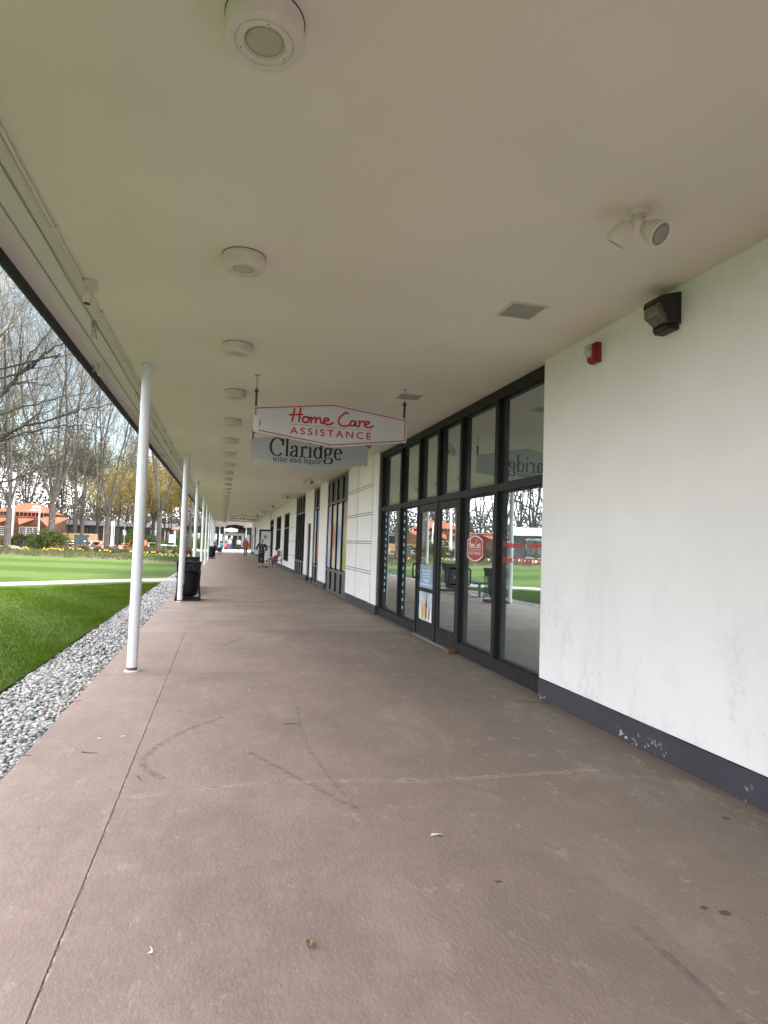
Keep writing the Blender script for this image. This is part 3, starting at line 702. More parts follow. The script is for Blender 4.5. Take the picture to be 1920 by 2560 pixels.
# ------------------------------------------------------------------ wall pack light, fire alarm, camera
def wall_pack():
    y0,y1=3.735,3.945; t=thing('wall_pack_light','black wall-mounted floodlight with a cloudy glass lens, high on the white wall','wall light',(WX,3.92,3.28))
    prof=[(WX-.001,3.165),(WX-.06,3.165),(WX-.06,3.19),(WX-.045,3.195),(WX-.165,3.33),(WX-.15,3.375),(WX-.001,3.405)]
    # hood: cheeks and top
    for a,b in ((y0,y0+.018),(y1-.018,y1)):
        pass
    mb=MB()
    cheek=[(WX-.001,3.175),(WX-.075,3.175),(WX-.080,3.20),(WX-.165,3.335),(WX-.155,3.372),(WX-.001,3.412)]
    mb.prism([(x,y0,z) for x,z in cheek],(0,.014,0)); mb.prism([(x,y1-.014,z) for x,z in cheek],(0,.014,0))
    mb.prism([(WX-.001,y0+.0141,3.40),(WX-.152,y0+.0141,3.36),(WX-.163,y0+.0141,3.335),(WX-.166,y0+.0141,3.338),(WX-.156,y0+.0141,3.373),(WX-.001,y0+.0141,3.413)],(0,y1-y0-.0282,0))
    mb.box(WX-.02,WX-.001,y0+.0141,y1-.0141,3.20,3.3995)
    hood=mb.build('hood',M_BLACK,t,recalc=True)
    mb=MB(); mb.box(WX-.085,WX-.001,y0+.02,y1-.02,3.135,3.174); mb.box(WX-.105,WX-.085,y0+.03,y1-.03,3.145,3.170); mb.build('base_box',simple('brown_black_cast',(.022,.016,.015),.5,var=.3),t,bevel=.004)
    ln=[(WX-.022,3.178),(WX-.11,3.185),(WX-.185,3.235),(WX-.19,3.30),(WX-.15,3.345),(WX-.022,3.385)]
    mb=MB(); mb.prism([(x,y0+.03,z) for x,z in ln],(0,y1-y0-.06,0)); 
    t2=newmat('cloudy_lens'); c=t2.mix(t2.ramp(t2.noise(9,4,.6),.3,.7),(.075,.07,.042),(.17,.165,.125)); m=t2.out(c,.18,0,None,.6)
    mb.build('lens',m,t,recalc=True,bevel=.015)
    return t
wall_pack()
def alarm():
    t=thing('fire_alarm','red fire alarm strobe with a clear lens, high on the white wall','fire alarm',(WX,4.82,3.27)); y0,y1=4.715,4.83
    red=simple('alarm_red',(.27,.012,.014),.35,var=.12)
    mb=MB(); mb.box(WX-.05,WX-.0005,y0,y1,3.165,3.345); mb.build('back_box',red,t,bevel=.006)
    mb=MB(); mb.box(WX-.056,WX-.0505,y0+.004,y1-.004,3.17,3.34); mb.build('seam',M_BLACK,t)
    mb=MB(); mb.prism([(WX-.0565,y0+.004,3.17),(WX-.078,y0+.012,3.185),(WX-.085,y0+.012,3.325),(WX-.0565,y0+.004,3.342)],(0,y1-y0-.016,0)); mb.build('cover',red,t,bevel=.004,recalc=True)
    mb=MB(); ln=[(WX-.079,3.215),(WX-.105,3.228),(WX-.118,3.262),(WX-.112,3.322),(WX-.0855,3.328)]
    mb.prism([(x,y0+.022,z) for x,z in ln],(0,y1-y0-.044,0)); mb.build('strobe_lens',simple('clear_strobe',(.42,.40,.38),.12,var=.25,sc=40),t,recalc=True,bevel=.004)
alarm()
def seccam():
    x,y=-1.075,5.10; t=thing('security_camera','small pale security camera hanging at the soffit edge','camera',(x,y,CEILZ))
    mb=MB(); mb.box(x-.045,x+.045,y-.045,y+.045,CEILZ-.075,CEILZ-.001); mb.build('junction_box',M_FIX,t,bevel=.004)
    mb=MB(); mb.tube([(x-.005,y-.01,CEILZ-.0755),(x-.01,y-.015,CEILZ-.098)],.022,14); mb.build('mount',M_FIX,t)
    mb=MB(); mb.tube([(x-.01,y-.015,CEILZ-.100),(x-.016,y-.02,CEILZ-.185)],[.034,.031],16); mb.build('camera_body',M_FIX,t,smooth=True).modifiers.new('es','EDGE_SPLIT')
    mb=MB(); mb.tube([(x-.016,y-.02,CEILZ-.1855),(x-.0164,y-.0203,CEILZ-.190)],.024,16); mb.build('lens',M_BLACK,t)
seccam()
# conduit along the ceiling edge and little wires
mb=MB(); ys=np.linspace(-15,72,120); mb.tube([(-1.128+.004*math.sin(y*.9),y,CEILZ-.013) for y in ys],.0115,8)
for y in np.arange(1.2,70,1.52): mb.box(-1.150,-1.103,y-.018,y+.018,CEILZ-.03,CEILZ-.001)
tag(mb.build('ceiling_conduit',M_FIX),'thin pale conduit clipped along the outer ceiling edge','conduit')
mb=MB(); pts=[]
yv=-6.
while yv<60:
    pts.append((-1.232+random.uniform(-.006,.006),yv,CEILZ-.006-abs(random.gauss(0,.006)))); yv+=random.uniform(.5,.9)
mb.tube(pts,.0028,5)
for y in (6.05,8.95,11.2,13.1,14.6,18.2):
    mb.tube([(-1.232+.028*math.sin(a)+.002*a,y+.05*math.cos(a)*.6,CEILZ-.045-.04*math.cos(a)) for a in np.linspace(0,5.2,14)],.0026,5)
for dx in (-.015,.01,.03): mb.tube([(-1.235,6.05,CEILZ-.01),(-1.235+dx*.6,6.06,CEILZ-.07),(-1.235+dx,6.08,CEILZ-.14-abs(dx))],.0026,5)
tag(mb.build('string_wire',simple('old_wire',(.09,.08,.055),.7,var=.3)),'thin looping wire strung under the soffit boards','wire')
# rain outlets
def outlet():
    x,y=-1.43,7.54; t=thing('rain_outlet','short pale drain outlet under the eave beside the nearest post','drain outlet',(x,y,CEILZ),'drain outlets under the eave')
    mb=MB(); mb.lathe([(.048,-.013),(.048,-.02),(.036,-.03),(.036,-.145)],(x,y,CEILZ),18); mb.build('pipe',M_FIX,t,smooth=True).modifiers.new('es','EDGE_SPLIT')
    mb=MB(); mb.box(x-.085,x-.078,y-.03,y+.03,CEILZ-.11,CEILZ-.031); mb.build('bracket',M_STEEL,t)
    return t
O0=outlet()
for i,y in enumerate(post_y[1:5]): copy_tree(O0,(-1.43,y+.12,CEILZ),0,'short drain outlet under the eave beside the '+ORD[i+1]+' canopy post','drain outlets under the eave')

# ------------------------------------------------------------------ lettering
def smoothpts(P,k=6):
    P=[np.array(p,float) for p in P]
    if len(P)<3: return P
    out=[]
    for i in range(len(P)-1):
        a=P[max(i-1,0)];b=P[i];c=P[i+1];d=P[min(i+2,len(P)-1)]
        for j in range(k):
            t=j/k; out.append(.5*((2*b)+(-a+c)*t+(2*a-5*b+4*c-d)*t*t+(-a+3*b-3*c+d)*t**3))
    out.append(P[-1]); return out
def ell(cx,cy,rx,ry,a0,a1,n=18): return [(cx+rx*math.cos(math.radians(a0+(a1-a0)*i/n)),cy+ry*math.sin(math.radians(a0+(a1-a0)*i/n))) for i in range(n+1)]
class Lettering:
    """flat strokes laid on a plane; each overlapping stroke sits a hair higher"""
    def __init__(s,to3d): s.mb=MB(); s.to=to3d; s.k=0
    def stroke(s,P,wmin,wmax=None,phi=15,smooth=True,round_=False):
        if smooth: P=smoothpts(P)
        P=[np.array(p,float) for p in P]; wmax=wmax or wmin; h=.0004+.00035*(s.k%12); s.k+=1
        Lf=[];Rt=[]
        for i,p in enumerate(P):
            t=P[min(i+1,len(P)-1)]-P[max(i-1,0)]; t=t/(np.linalg.norm(t)+1e-9)
            th=math.atan2(t[1],t[0]); w=(wmin+(wmax-wmin)*abs(math.sin(th-math.radians(phi))))/2
            nn=np.array([-t[1],t[0]]); Lf.append(p+nn*w); Rt.append(p-nn*w)
        vs=[s.to(*q,h) for q in Lf]+[s.to(*q,h) for q in Rt]; n=len(P)
        s.mb.add(vs,[(i,i+1,n+i+1,n+i) for i in range(n-1)])
        if round_:
            for c in (P[0],P[-1]): s.disc(c,wmax/2)
        return s
    def disc(s,c,r):
        h=.0004+.00035*(s.k%12); s.k+=1
        s.mb.add([s.to(c[0]+r*math.cos(a),c[1]+r*math.sin(a),h) for a in np.linspace(0,2*PI,15)[:-1]],[tuple(range(14))])
    def text(s,txt,x,y,size,width=None,bold=0.,shear=0.,space=1.,center=False):
        cu=bpy.data.curves.new('lettering','FONT'); cu.body=txt; cu.size=1; cu.offset=bold; cu.shear=shear; cu.space_character=space
        ob=bpy.data.objects.new('lettering',cu); COL.objects.link(ob)
        dg=bpy.context.evaluated_depsgraph_get(); dg.update(); me=bpy.data.meshes.new_from_object(ob.evaluated_get(dg))
        v=np.array([q.co[:2] for q in me.vertices]); f=[tuple(p.vertices) for p in me.polygons]
        bpy.data.objects.remove(ob); bpy.data.curves.remove(cu); bpy.data.meshes.remove(me)
        if not len(v): return s
        x0,x1=v[:,0].min(),v[:,0].max(); sx=size
        if width: sx=width/(x1-x0)
        h=.0004+.00035*(s.k%12); s.k+=1
        ox=x-(x1-x0)*sx/2 if center else x
        s.mb.add([s.to(ox+(a-x0)*sx,y+b*size,h) for a,b in v],f); return s
    def build(s,name,mat,parent=None):
        return s.mb.build(name,mat,parent)
# serif alphabet: strokes with contrast, cap height 1
def serif_word(Lt,word,x,y,sc,wth=.125,wtn=.035,track=.07):
    def T(P): return [(x+px*sc,y+py*sc) for px,py in P]
    adv={'C':.80,'l':.27,'a':.50,'r':.42,'i':.27,'d':.56,'g':.54,'e':.46,'w':.76,'n':.62,'q':.56,'u':.60,'o':.52,' ':.28}
    def st(P,**k): Lt.stroke(T(P),wtn*sc,wth*sc,**k)
    def sf_(a,b,yy): Lt.stroke(T([(a,yy),(b,yy)]),wtn*1.15*sc,smooth=False)
    for ch in word:
        if ch=='C':
            st(ell(.42,.5,.36,.5,42,318,30),phi=0,smooth=False); st([(.735,.60),(.735,.97)],smooth=False); st([(.69,.83),(.735,.97)],smooth=False)
        if ch=='l': st([(.13,.02),(.13,1.03)],smooth=False); sf_(0,.26,.02); sf_(.0,.13,1.01)
        if ch=='i': st([(.13,.02),(.13,.60)],smooth=False); sf_(0,.26,.02); sf_(0,.13,.59); Lt.disc(T([(.12,.86)])[0],.078*sc)
        if ch=='a':
            st([(.07,.47),(.12,.58),(.23,.62),(.33,.57),(.36,.44),(.36,.12)]); st([(.36,.37),(.22,.33),(.07,.24),(.05,.12),(.12,.02),(.24,.03),(.36,.14)],phi=0); st([(.36,.14),(.39,.03),(.5,.04)]); Lt.disc(T([(.10,.46)])[0],.055*sc)
        if ch=='r': st([(.13,.02),(.13,.60)],smooth=False); sf_(0,.28,.02); sf_(0,.13,.59); st([(.14,.38),(.2,.54),(.3,.61),(.37,.58)],phi=60); Lt.disc(T([(.37,.55)])[0],.062*sc)
        if ch in 'dq':
            st(ell(.25,.30,.19,.315,0,360,30),phi=0,smooth=False)
            if ch=='d': st([(.43,.03),(.43,1.03)],smooth=False); sf_(.30,.43,1.01); sf_(.43,.56,.02)
            else: st([(.43,-.27),(.43,.60)],smooth=False); sf_(.31,.56,-.27)
        if ch=='o': st(ell(.25,.30,.21,.315,0,360,30),phi=0,smooth=False)
        if ch=='e': st([(.06,.345),(.41,.345)],smooth=False); st(ell(.245,.30,.195,.315,8,318,28),phi=0,smooth=False)
        if ch=='g':
            st(ell(.23,.41,.165,.205,0,360,26),phi=0,smooth=False); st([(.36,.53),(.43,.60),(.50,.585)]); Lt.disc(T([(.505,.58)])[0],.045*sc)
            st([(.13,.25),(.07,.15),(.13,.07),(.34,.05),(.47,-.03),(.45,-.19),(.26,-.28),(.07,-.22),(.05,-.10),(.15,0.0)],phi=0)
        if ch=='w':
            Lt.stroke(T([(.10,.6),(.24,.0)]),wth*.95*sc,smooth=False); Lt.stroke(T([(.24,.0),(.38,.56)]),wtn*1.3*sc,smooth=False); Lt.stroke(T([(.36,.6),(.50,.0)]),wth*.95*sc,smooth=False); Lt.stroke(T([(.50,.0),(.66,.6)]),wtn*1.3*sc,smooth=False); sf_(0,.2,.6); sf_(.28,.44,.6); sf_(.56,.74,.6)
        if ch=='n': st([(.13,.02),(.13,.6)],smooth=False); sf_(0,.26,.02); sf_(0,.13,.59); st([(.14,.42),(.24,.58),(.36,.6),(.44,.48),(.44,.02)]); sf_(.32,.58,.02)
        if ch=='u': st([(.12,.6),(.12,.16),(.2,.02),(.32,.04),(.43,.18)]); st([(.43,.02),(.43,.6)],smooth=False); sf_(0,.12,.59); sf_(.32,.43,.59); sf_(.43,.56,.02)
        x+=(adv[ch]+track)*sc
    return x
# handwritten alphabet for the sign
def script_home_care(Lt,x,y,w,h,th):
    """unit box: width 1, height 1 (baseline .0)"""
    G=[ # H
       [(.055,.93),(.045,.55),(.030,.10)], [(.125,1.0),(.118,.60),(.112,.12)], [(.0,.50),(.06,.55),(.145,.60)],
       # o
       [(.190,.46),(.160,.40),(.150,.24),(.170,.10),(.205,.10),(.228,.26),(.215,.42),(.190,.46),(.24,.40)],
       # m
       [(.255,.46),(.255,.28),(.250,.10)],[(.254,.26),(.285,.45),(.305,.44),(.308,.28),(.304,.12)],[(.306,.26),(.338,.46),(.360,.43),(.364,.26),(.372,.12),(.395,.12)],
       # e
       [(.400,.24),(.440,.30),(.462,.40),(.440,.48),(.412,.42),(.398,.26),(.412,.12),(.445,.06),(.485,.10),(.515,.20)],
       # C
       [(.690,.90),(.672,.97),(.640,.88),(.595,.62),(.580,.36),(.595,.12),(.640,.04),(.695,.10),(.720,.18)],
       # a
       [(.775,.42),(.745,.44),(.722,.30),(.724,.14),(.748,.10),(.775,.24),(.785,.42),(.785,.22),(.795,.10),(.815,.12)],
       # r
       [(.828,.46),(.832,.28),(.828,.10)],[(.832,.28),(.850,.44),(.878,.48),(.888,.42)],
       # e
       [(.895,.24),(.935,.32),(.955,.42),(.935,.50),(.908,.44),(.893,.28),(.905,.14),(.940,.08),(.975,.12),(1.0,.22)]]
    for P in G: Lt.stroke([(x+a*w,y+b*h) for a,b in P],th,round_=True)

# ------------------------------------------------------------------ hanging signs
def hanging_sign(y,xc,half,zl,zh,zap,zbt,board_mat,label,border=None,rod_top_light=True):
    t=thing('hanging_sign',label,'hanging sign',(xc,y,CEILZ),'signs hanging across the arcade')
    hexa=lambda d:[(xc-half+d,zl+d*.9),(xc-half+d,zh-d*.9),(xc,zap-d*1.05),(xc+half-d,zh-d*.9),(xc+half-d,zl+d*.9),(xc,zbt+d*1.05)]
    mb=MB(); mb.prism([(x,y-.012,z) for x,z in hexa(0)],(0,.024,0)); b=mb.build('board',board_mat,t,recalc=True)
    if border:
        for side in (-1,1):
            o=hexa(border[1]); i=hexa(border[1]+border[2]); yy=y+side*.0135; mb=MB()
            for k in range(6):
                q=(k+1)%6; mb.add([(o[k][0],yy,o[k][1]),(o[q][0],yy,o[q][1]),(i[q][0],yy,i[q][1]),(i[k][0],yy,i[k][1])],[(0,1,2,3)])
            mb.build('border',border[0],b)
    for s in (-1,1):
        x=xc+s*(half-.025); 
        mb=MB(); mb.box(x-.012,x+.012,y+.0125,y+.036,zl-.01,CEILZ-.20); mb.build('rod',M_ROD,t)
        mb=MB(); mb.tube([(x,y+.024,CEILZ-.198),(x,y+.024,CEILZ-.004)],.006,8); mb.lathe([(.03,-.006),(.03,-.001)],(x,y+.024,CEILZ),16); mb.build('hanger',M_STEEL,t)
        mb=MB(); mb.ball((x,y+.024,CEILZ-.185),.022,12,8); mb.box(x-.026,x+.026,y-.001,y+.049,CEILZ-.206,CEILZ-.199); mb.build('swivel',M_BRASS,t,smooth=True)
    return t,b
Ys=7.36
M_SIGNW=simple('sign_white',(.52,.52,.53),.45,var=.04,sc=2); M_SIGNRED=simple('sign_red',(.42,.012,.018),.45,var=.08)
t1,b1=hanging_sign(Ys,1.222,.940,2.775,3.072,3.19,2.652,M_SIGNW,'white six-sided hanging sign with red lettering reading Home Care Assistance',(M_SIGNRED,.018,.012))
on1=lambda yy:(lambda x,z,h:(x,yy-.0123-h,z))
Lt=Lettering(on1(Ys)); k=Ys/5.75
ax,bx=.557*k,1.335*k
z0=1.5+(2.60-1.5)*k
script_home_care(Lt,ax-.01,z0+.004,(bx-ax)+.03,.182,.0235)
Lt.build('script_lettering',M_SIGNRED,b1)
Lt=Lettering(on1(Ys)); Lt.stroke([(ax,z0-.015),(bx,z0-.017)],.0055,smooth=False); Lt.build('rule',M_SIGNRED,b1)
Lt=Lettering(on1(Ys)); Lt.text('ASSISTANCE',ax,z0-.128,.118,width=bx-ax,bold=.018,space=1.38); Lt.build('capital_lettering',M_SIGNRED,b1)
# a strip of tape and scratches at the left end
mb=MB(); mb.box(.288,.345,Ys-.0155,Ys-.0142,2.775,2.965); mb.build('tape_patch',simple('tape_white',(.62,.62,.63),.5,var=.03),b1)
mb=MB(); mb.prism([(.352,Ys-.0126,2.83),(.365,Ys-.0126,2.865),(.362,Ys-.0126,2.90),(.352,Ys-.0126,2.93)],(0,-.001,0)); mb.box(.520,.523,Ys-.0132,Ys-.0125,2.935,2.965); mb.build('scratch',M_BLACK,b1)

Yc=10.10; kc=Yc/7.8
M_SIGNG=simple('sign_grey',(.45,.465,.50),.5,var=.04,sc=2); M_INK=simple('sign_ink',(.012,.012,.014),.5,var=.2)
zz=lambda z:1.5+(z-1.5)*kc
t2,b2=hanging_sign(Yc,1.335,.965,zz(2.52),zz(2.755),zz(2.90),zz(2.41),M_SIGNG,'grey six-sided hanging sign reading Claridge wine and liquor, partly behind another sign')
Lt=Lettering(on1(Yc)); sc=.285*1.02
serif_word(Lt,'Claridge',.52*kc-.01,zz(2.565),sc,track=.040); Lt.build('name_lettering',M_INK,b2)
Lt=Lettering(on1(Yc)); serif_word(Lt,'wine and liquor',.555*kc,zz(2.492),.1055,.12,.045,track=.045); Lt.build('small_lettering',M_INK,b2)

Yh=44.2
t3,b3=hanging_sign(Yh,1.33,.935,2.83,3.08,3.19,2.73,simple('sign_cream',(.86,.84,.77),.5,var=.04),'white hanging hardware shop sign with a dark border and red ACE lettering',(M_INK,.0,.022))
Lt=Lettering(on1(Yh)); Lt.text("Smith's",.46,2.90,.17,width=.50,bold=.03,shear=.25); Lt.text('Hardware',1.50,2.865,.17,width=.70,bold=.03,shear=.25); Lt.build('black_lettering',M_INK,b3)
Lt=Lettering(on1(Yh)); Lt.text('ACE',1.02,2.865,.27,width=.44,bold=.035,shear=.25); Lt.build('red_lettering',simple('hardware_red',(.5,.01,.015),.5),b3)
hanging_sign(66.,1.15,.86,2.60,2.91,3.04,2.42,simple('sign_purple',(.030,.010,.040),.5,var=.25,sc=4),'dark purple hanging sign beyond the hardware shop sign')
hanging_sign(64.2,.76,.65,2.27,2.53,2.66,2.19,simple('sign_white_glow',(.80,.81,.84),.5,var=.05,**{'Emission Color':(1,1,1,1),'Emission Strength':.14}),'small plain white hanging sign below the dark purple one')  # faint glow added to the board so it reads bright under the canopy

# ------------------------------------------------------------------ decals on the shop glass
GXD=GX-.0015
onw=lambda xx:(lambda u,z,h:(xx-h,-u,z))        # u runs left to right as seen from the walkway: u=-y
def red_badge():
    yc=7.71; t=thing('window_badge','dark red badge sign with a white outline on the glass, reading Home Care Assistance','window sign',(GX,yc,1.47)); hw=.275
    def shape(d):
        r=hw-d; b=.068; p=[(-r+2*r*i/12,1.36+d*.7-b*(1-((i-6)/6)**2)+(d*.3 if 0<i<12 else 0)) for i in range(13)]+[(r-2*r*i/12,1.60-d*.7+b*(1-((i-6)/6)**2)-(d*.3 if 0<i<12 else 0)) for i in range(13)]
        return p
    red=simple('badge_red',(.33,.030,.018),.4,var=.06); wh=simple('badge_white',(.78,.75,.72),.45,var=.03)
    x=GX-.016
    mb=MB(); mb.prism([(x,yc-u,z) for u,z in shape(0)],(.0155,0,0)); mb.build('backing',red,t,recalc=True)
    mb=MB(); mb.prism([(x-.0008,yc-u,z) for u,z in shape(.015)],(.0007,0,0)); mb.build('outline',wh,t,recalc=True)
    mb=MB(); mb.prism([(x-.0016,yc-u,z) for u,z in shape(.028)],(.0007,0,0)); mb.build('field',red,t,recalc=True)
    f=lambda u,z,h:(x-.0018-h,yc-u,z)
    Lt=Lettering(f); script_home_care(Lt,-.195,1.48,.39,.125,.011); Lt.stroke([(-.205,1.462),(.205,1.462)],.006,smooth=False); Lt.text('ASSISTANCE',-.195,1.395,.062,width=.39,space=1.1); Lt.build('lettering',wh,t)
red_badge()
def window_words():
    t=thing('window_lettering',"two lines of red vinyl lettering on the big pane next to the white wall",'lettering',(GX,6.3,1.45))
    red=simple('vinyl_red',(.50,.035,.022),.45,var=.1)
    Lt=Lettering(lambda u,z,h:(GXD-h,-u,z)); Lt.text("Princeton's Trusted",-6.87,1.506,.107,width=.94,bold=.022); Lt.build('upper_line',red,t)
    Lt=Lettering(lambda u,z,h:(GXD-h,-u,z)); Lt.text('Choice for Home Care',-6.95,1.333,.107,width=1.06,bold=.022); Lt.build('lower_line',red,t)
window_words()
def door_words():
    x=FX+.012+.0185; t=thing('door_lettering','small white vinyl lettering on the glass of the right-hand shop door','lettering',(x,8.65,1.45)); wh=MATS['badge_white']
    Lt=Lettering(lambda u,z,h:(x-h,-u,z))
    for s,z,w in (('for Care',1.56,.20),('0421',1.37,.17),('Call anytime',1.30,.23)): Lt.text(s,-8.65,z,.045,width=w,center=True)
    Lt.stroke([(-8.77,1.49),(-8.53,1.49)],.008,smooth=False); Lt.build('lettering_lines',wh,t)
door_words()
def poster():
    x=FX+.012+.012; t=thing('store_hours_poster','blue store hours poster on the glass of the left-hand shop door','poster',(x,9.61,.98))
    m=newmat('poster_sky'); Z=m.xyz()[2]; c=m.mix(m.ramp(m.noise(6,3,.6),.35,.7,0,.5),m.mix(m.ramp(Z,.80,1.19),(.22,.36,.55),(.085,.18,.33)),(.40,.50,.62)); mt=m.out(c,.4)
    mb=MB(); mb.box(x,x+.004,9.275,9.95,.805,1.195); mb.build('sheet',mt,t)
    Lt=Lettering(lambda u,z,h:(x-.0004-h,-u,z)); Lt.text('STORE HOURS',-9.61,1.125,.06,width=.44,center=True,bold=.02); Lt.build('heading',simple('poster_yellow',(.62,.52,.03),.5),t)
    Lt=Lettering(lambda u,z,h:(x-.0004-h,-u,z))
    for s,z,w in (('MONDAY THURSDAY',1.07,.46),('FRIDAY SATURDAY',.97,.42),('SUNDAY',.885,.25)): Lt.text(s,-9.61,z,.05,width=w,center=True,bold=.015)
    for z,w in ((1.035,.36),(.935,.36),(.86,.56)): Lt.stroke([(-9.61-w/2,z),(-9.61+w/2,z)],.014,smooth=False)
    Lt.build('text_lines',wh_:=MATS['badge_white'],t)
    t=thing('bottle_poster','poster of bottles on the lower glass of the left-hand shop door','poster',(x,9.61,.5))
    m=newmat('poster_bottles'); Y,Z=m.xyz()[1],m.xyz()[2]
    mb=MB(); mb.box(x,x+.004,9.275,9.95,.275,.735); mb.build('sheet',simple('poster_pale',(.42,.50,.60),.4,var=.25,sc=6),t)
    cols=[(.75,.75,.78),(.55,.36,.08),(.62,.42,.10),(.10,.04,.03),(.70,.68,.66),(.30,.14,.06),(.80,.80,.82)]
    for i,u in enumerate((-.26,-.15,-.05,.05,.12,.19,.27)):
        r=.04; hgt=(.24,.3,.42,.43,.33,.2,.28)[i]; z0=.285+(.03 if i%2 else 0)
        prof=[(-r,0),(r,0),(r,hgt*.55),(r*.35,hgt*.72),(r*.32,hgt),(-r*.32,hgt),(-r*.35,hgt*.72),(-r,hgt*.55)]
        mb=MB(); mb.prism([(x-.0004-.0006*i,9.61-u-a,z0+b) for a,b in prof],(-.0005,0,0)); mb.build('bottle_print',simple('bottle_print_%s'%'abcdefg'[i],cols[i],.4),t,recalc=True)
poster()
# strings of small square light dots on the far panes
def dots(y,z0,z1,n,label):
    t=MB()
    for i in range(n):
        z=z1+(z0-z1)*i/(n-1)
        for a in range(3):
            for b in range(3):
                t.box(GXD-.002,GXD,y-.024+a*.02,y-.016+a*.02,z-.024+b*.02,z-.016+b*.02)
    m=newmat('led_tile'); o=m.out((.45,.6,.62),.4,**{'Emission Color':(.55,.9,1,1),'Emission Strength':.12})
    tag(t.build('led_string',o),label,'light string',group='strings of small lights inside the glass')
dots(12.46,.54,2.13,13,'string of tiny square lights on the leftmost pane of the shopfront')
dots(11.12,.33,2.08,13,'string of tiny square lights on the pane left of the shop doors')

# ------------------------------------------------------------------ small things on the slab
mb=MB(); mb.box(3.10,3.21,8.14,8.33,.001,.062); tag(mb.build('brick',simple('brick_brown',(.125,.06,.04),.85,var=.25,sc=20,bump=.3),bevel=.004),'brown brick on the floor beside the right-hand shop door','brick')
def leaf():
    mb=MB(); c=Vector((.37,2.35,.004))
    pts=[]
    for i in range(9):
        f=i/8; w=.013*math.sin(PI*min(1,f*1.05))**.8; pts.append((f,w))
    vs=[];fs=[]
    for f,w in pts:
        yy=c.y-.03+.06*f; zz_=c.z+.010*math.sin(f*4)
        vs+=[(c.x-w+.01*f,yy,zz_+.010),(c.x+.01*f,yy,zz_),(c.x+w+.01*f,yy,zz_+.008)]
    for i in range(8):
        a=3*i; fs+=[(a,a+1,a+4,a+3),(a+1,a+2,a+5,a+4)]
    mb.add(vs,fs); mb.tube([(c.x+.01,c.y+.03,.006),(c.x+.018,c.y+.055,.012)],.0015,5)
    tag(mb.build('dry_leaf',simple('leaf_tan',(.30,.21,.10),.7,var=.3,sc=60),smooth=True),'curled tan dry leaf on the walkway, in the foreground','leaf')
leaf()
mb=MB(); mb.add([(1.10,3.085,.004),(1.145,3.075,.013),(1.175,3.085,.003),(1.165,3.10,.006),(1.115,3.10,.010)],[(0,1,4),(1,2,3,4)]); tag(mb.build('paper_scrap',simple('cream_paper',(.72,.68,.56),.8,var=.05)),'small cream paper scrap lying on the walkway','paper scrap')
tw=[([(-1.26,6.08),(-1.22,6.12),(-1.17,6.13)],'thin dark twig lying across the slab edge at the pebbles'),([(-.88,4.70),(-.82,4.67),(-.76,4.66)],'thin straight twig between the pebbles and the long floor joint'),([(-.455,4.18),(-.435,4.15),(-.425,4.10)],'short bent twig just right of the long floor joint'),([(-1.23,4.69),(-1.18,4.68)],'tiny dark twig close to the slab edge'),([(.55,5.15),(.67,5.16)],'short dark twig in the middle of the walkway'),([(-1.05,3.3),(-1.02,3.27)],'small crumb of bark near the left slab edge')]
for P,l in tw:
    mb=MB(); mb.tube([(x,y,.0045) for x,y in P],[.003]+[.0025]*(len(P)-2)+[.0015],5); tag(mb.build('twig',simple('twig_brown',(.075,.05,.035),.8,var=.2)),l,'twig','twigs on the walkway')
for P,l in (([(-.84,4.99),(-.80,5.0)],'white petal left of two, between the long joint and the pebbles'),([(-.68,5.02),(-.64,5.025)],'white petal right of two, between the long joint and the pebbles'),([(-.2,2.43),(-.195,2.47),(-.205,2.39)],'white feather-like scrap in the near foreground'),([(.30,6.35),(.335,6.35)],'white speck of litter in the middle of the walkway')):
    mb=MB(); x,y=P[0]; mb.add([(x,y-.006,.003),(x+.02,y-.009,.005),(P[1][0],P[1][1],.003),(x+.018,y+.009,.006)],[(0,1,2,3)]); tag(mb.build('petal',simple('petal_white',(.75,.74,.70),.8)),l,'petal','white scraps on the walkway')

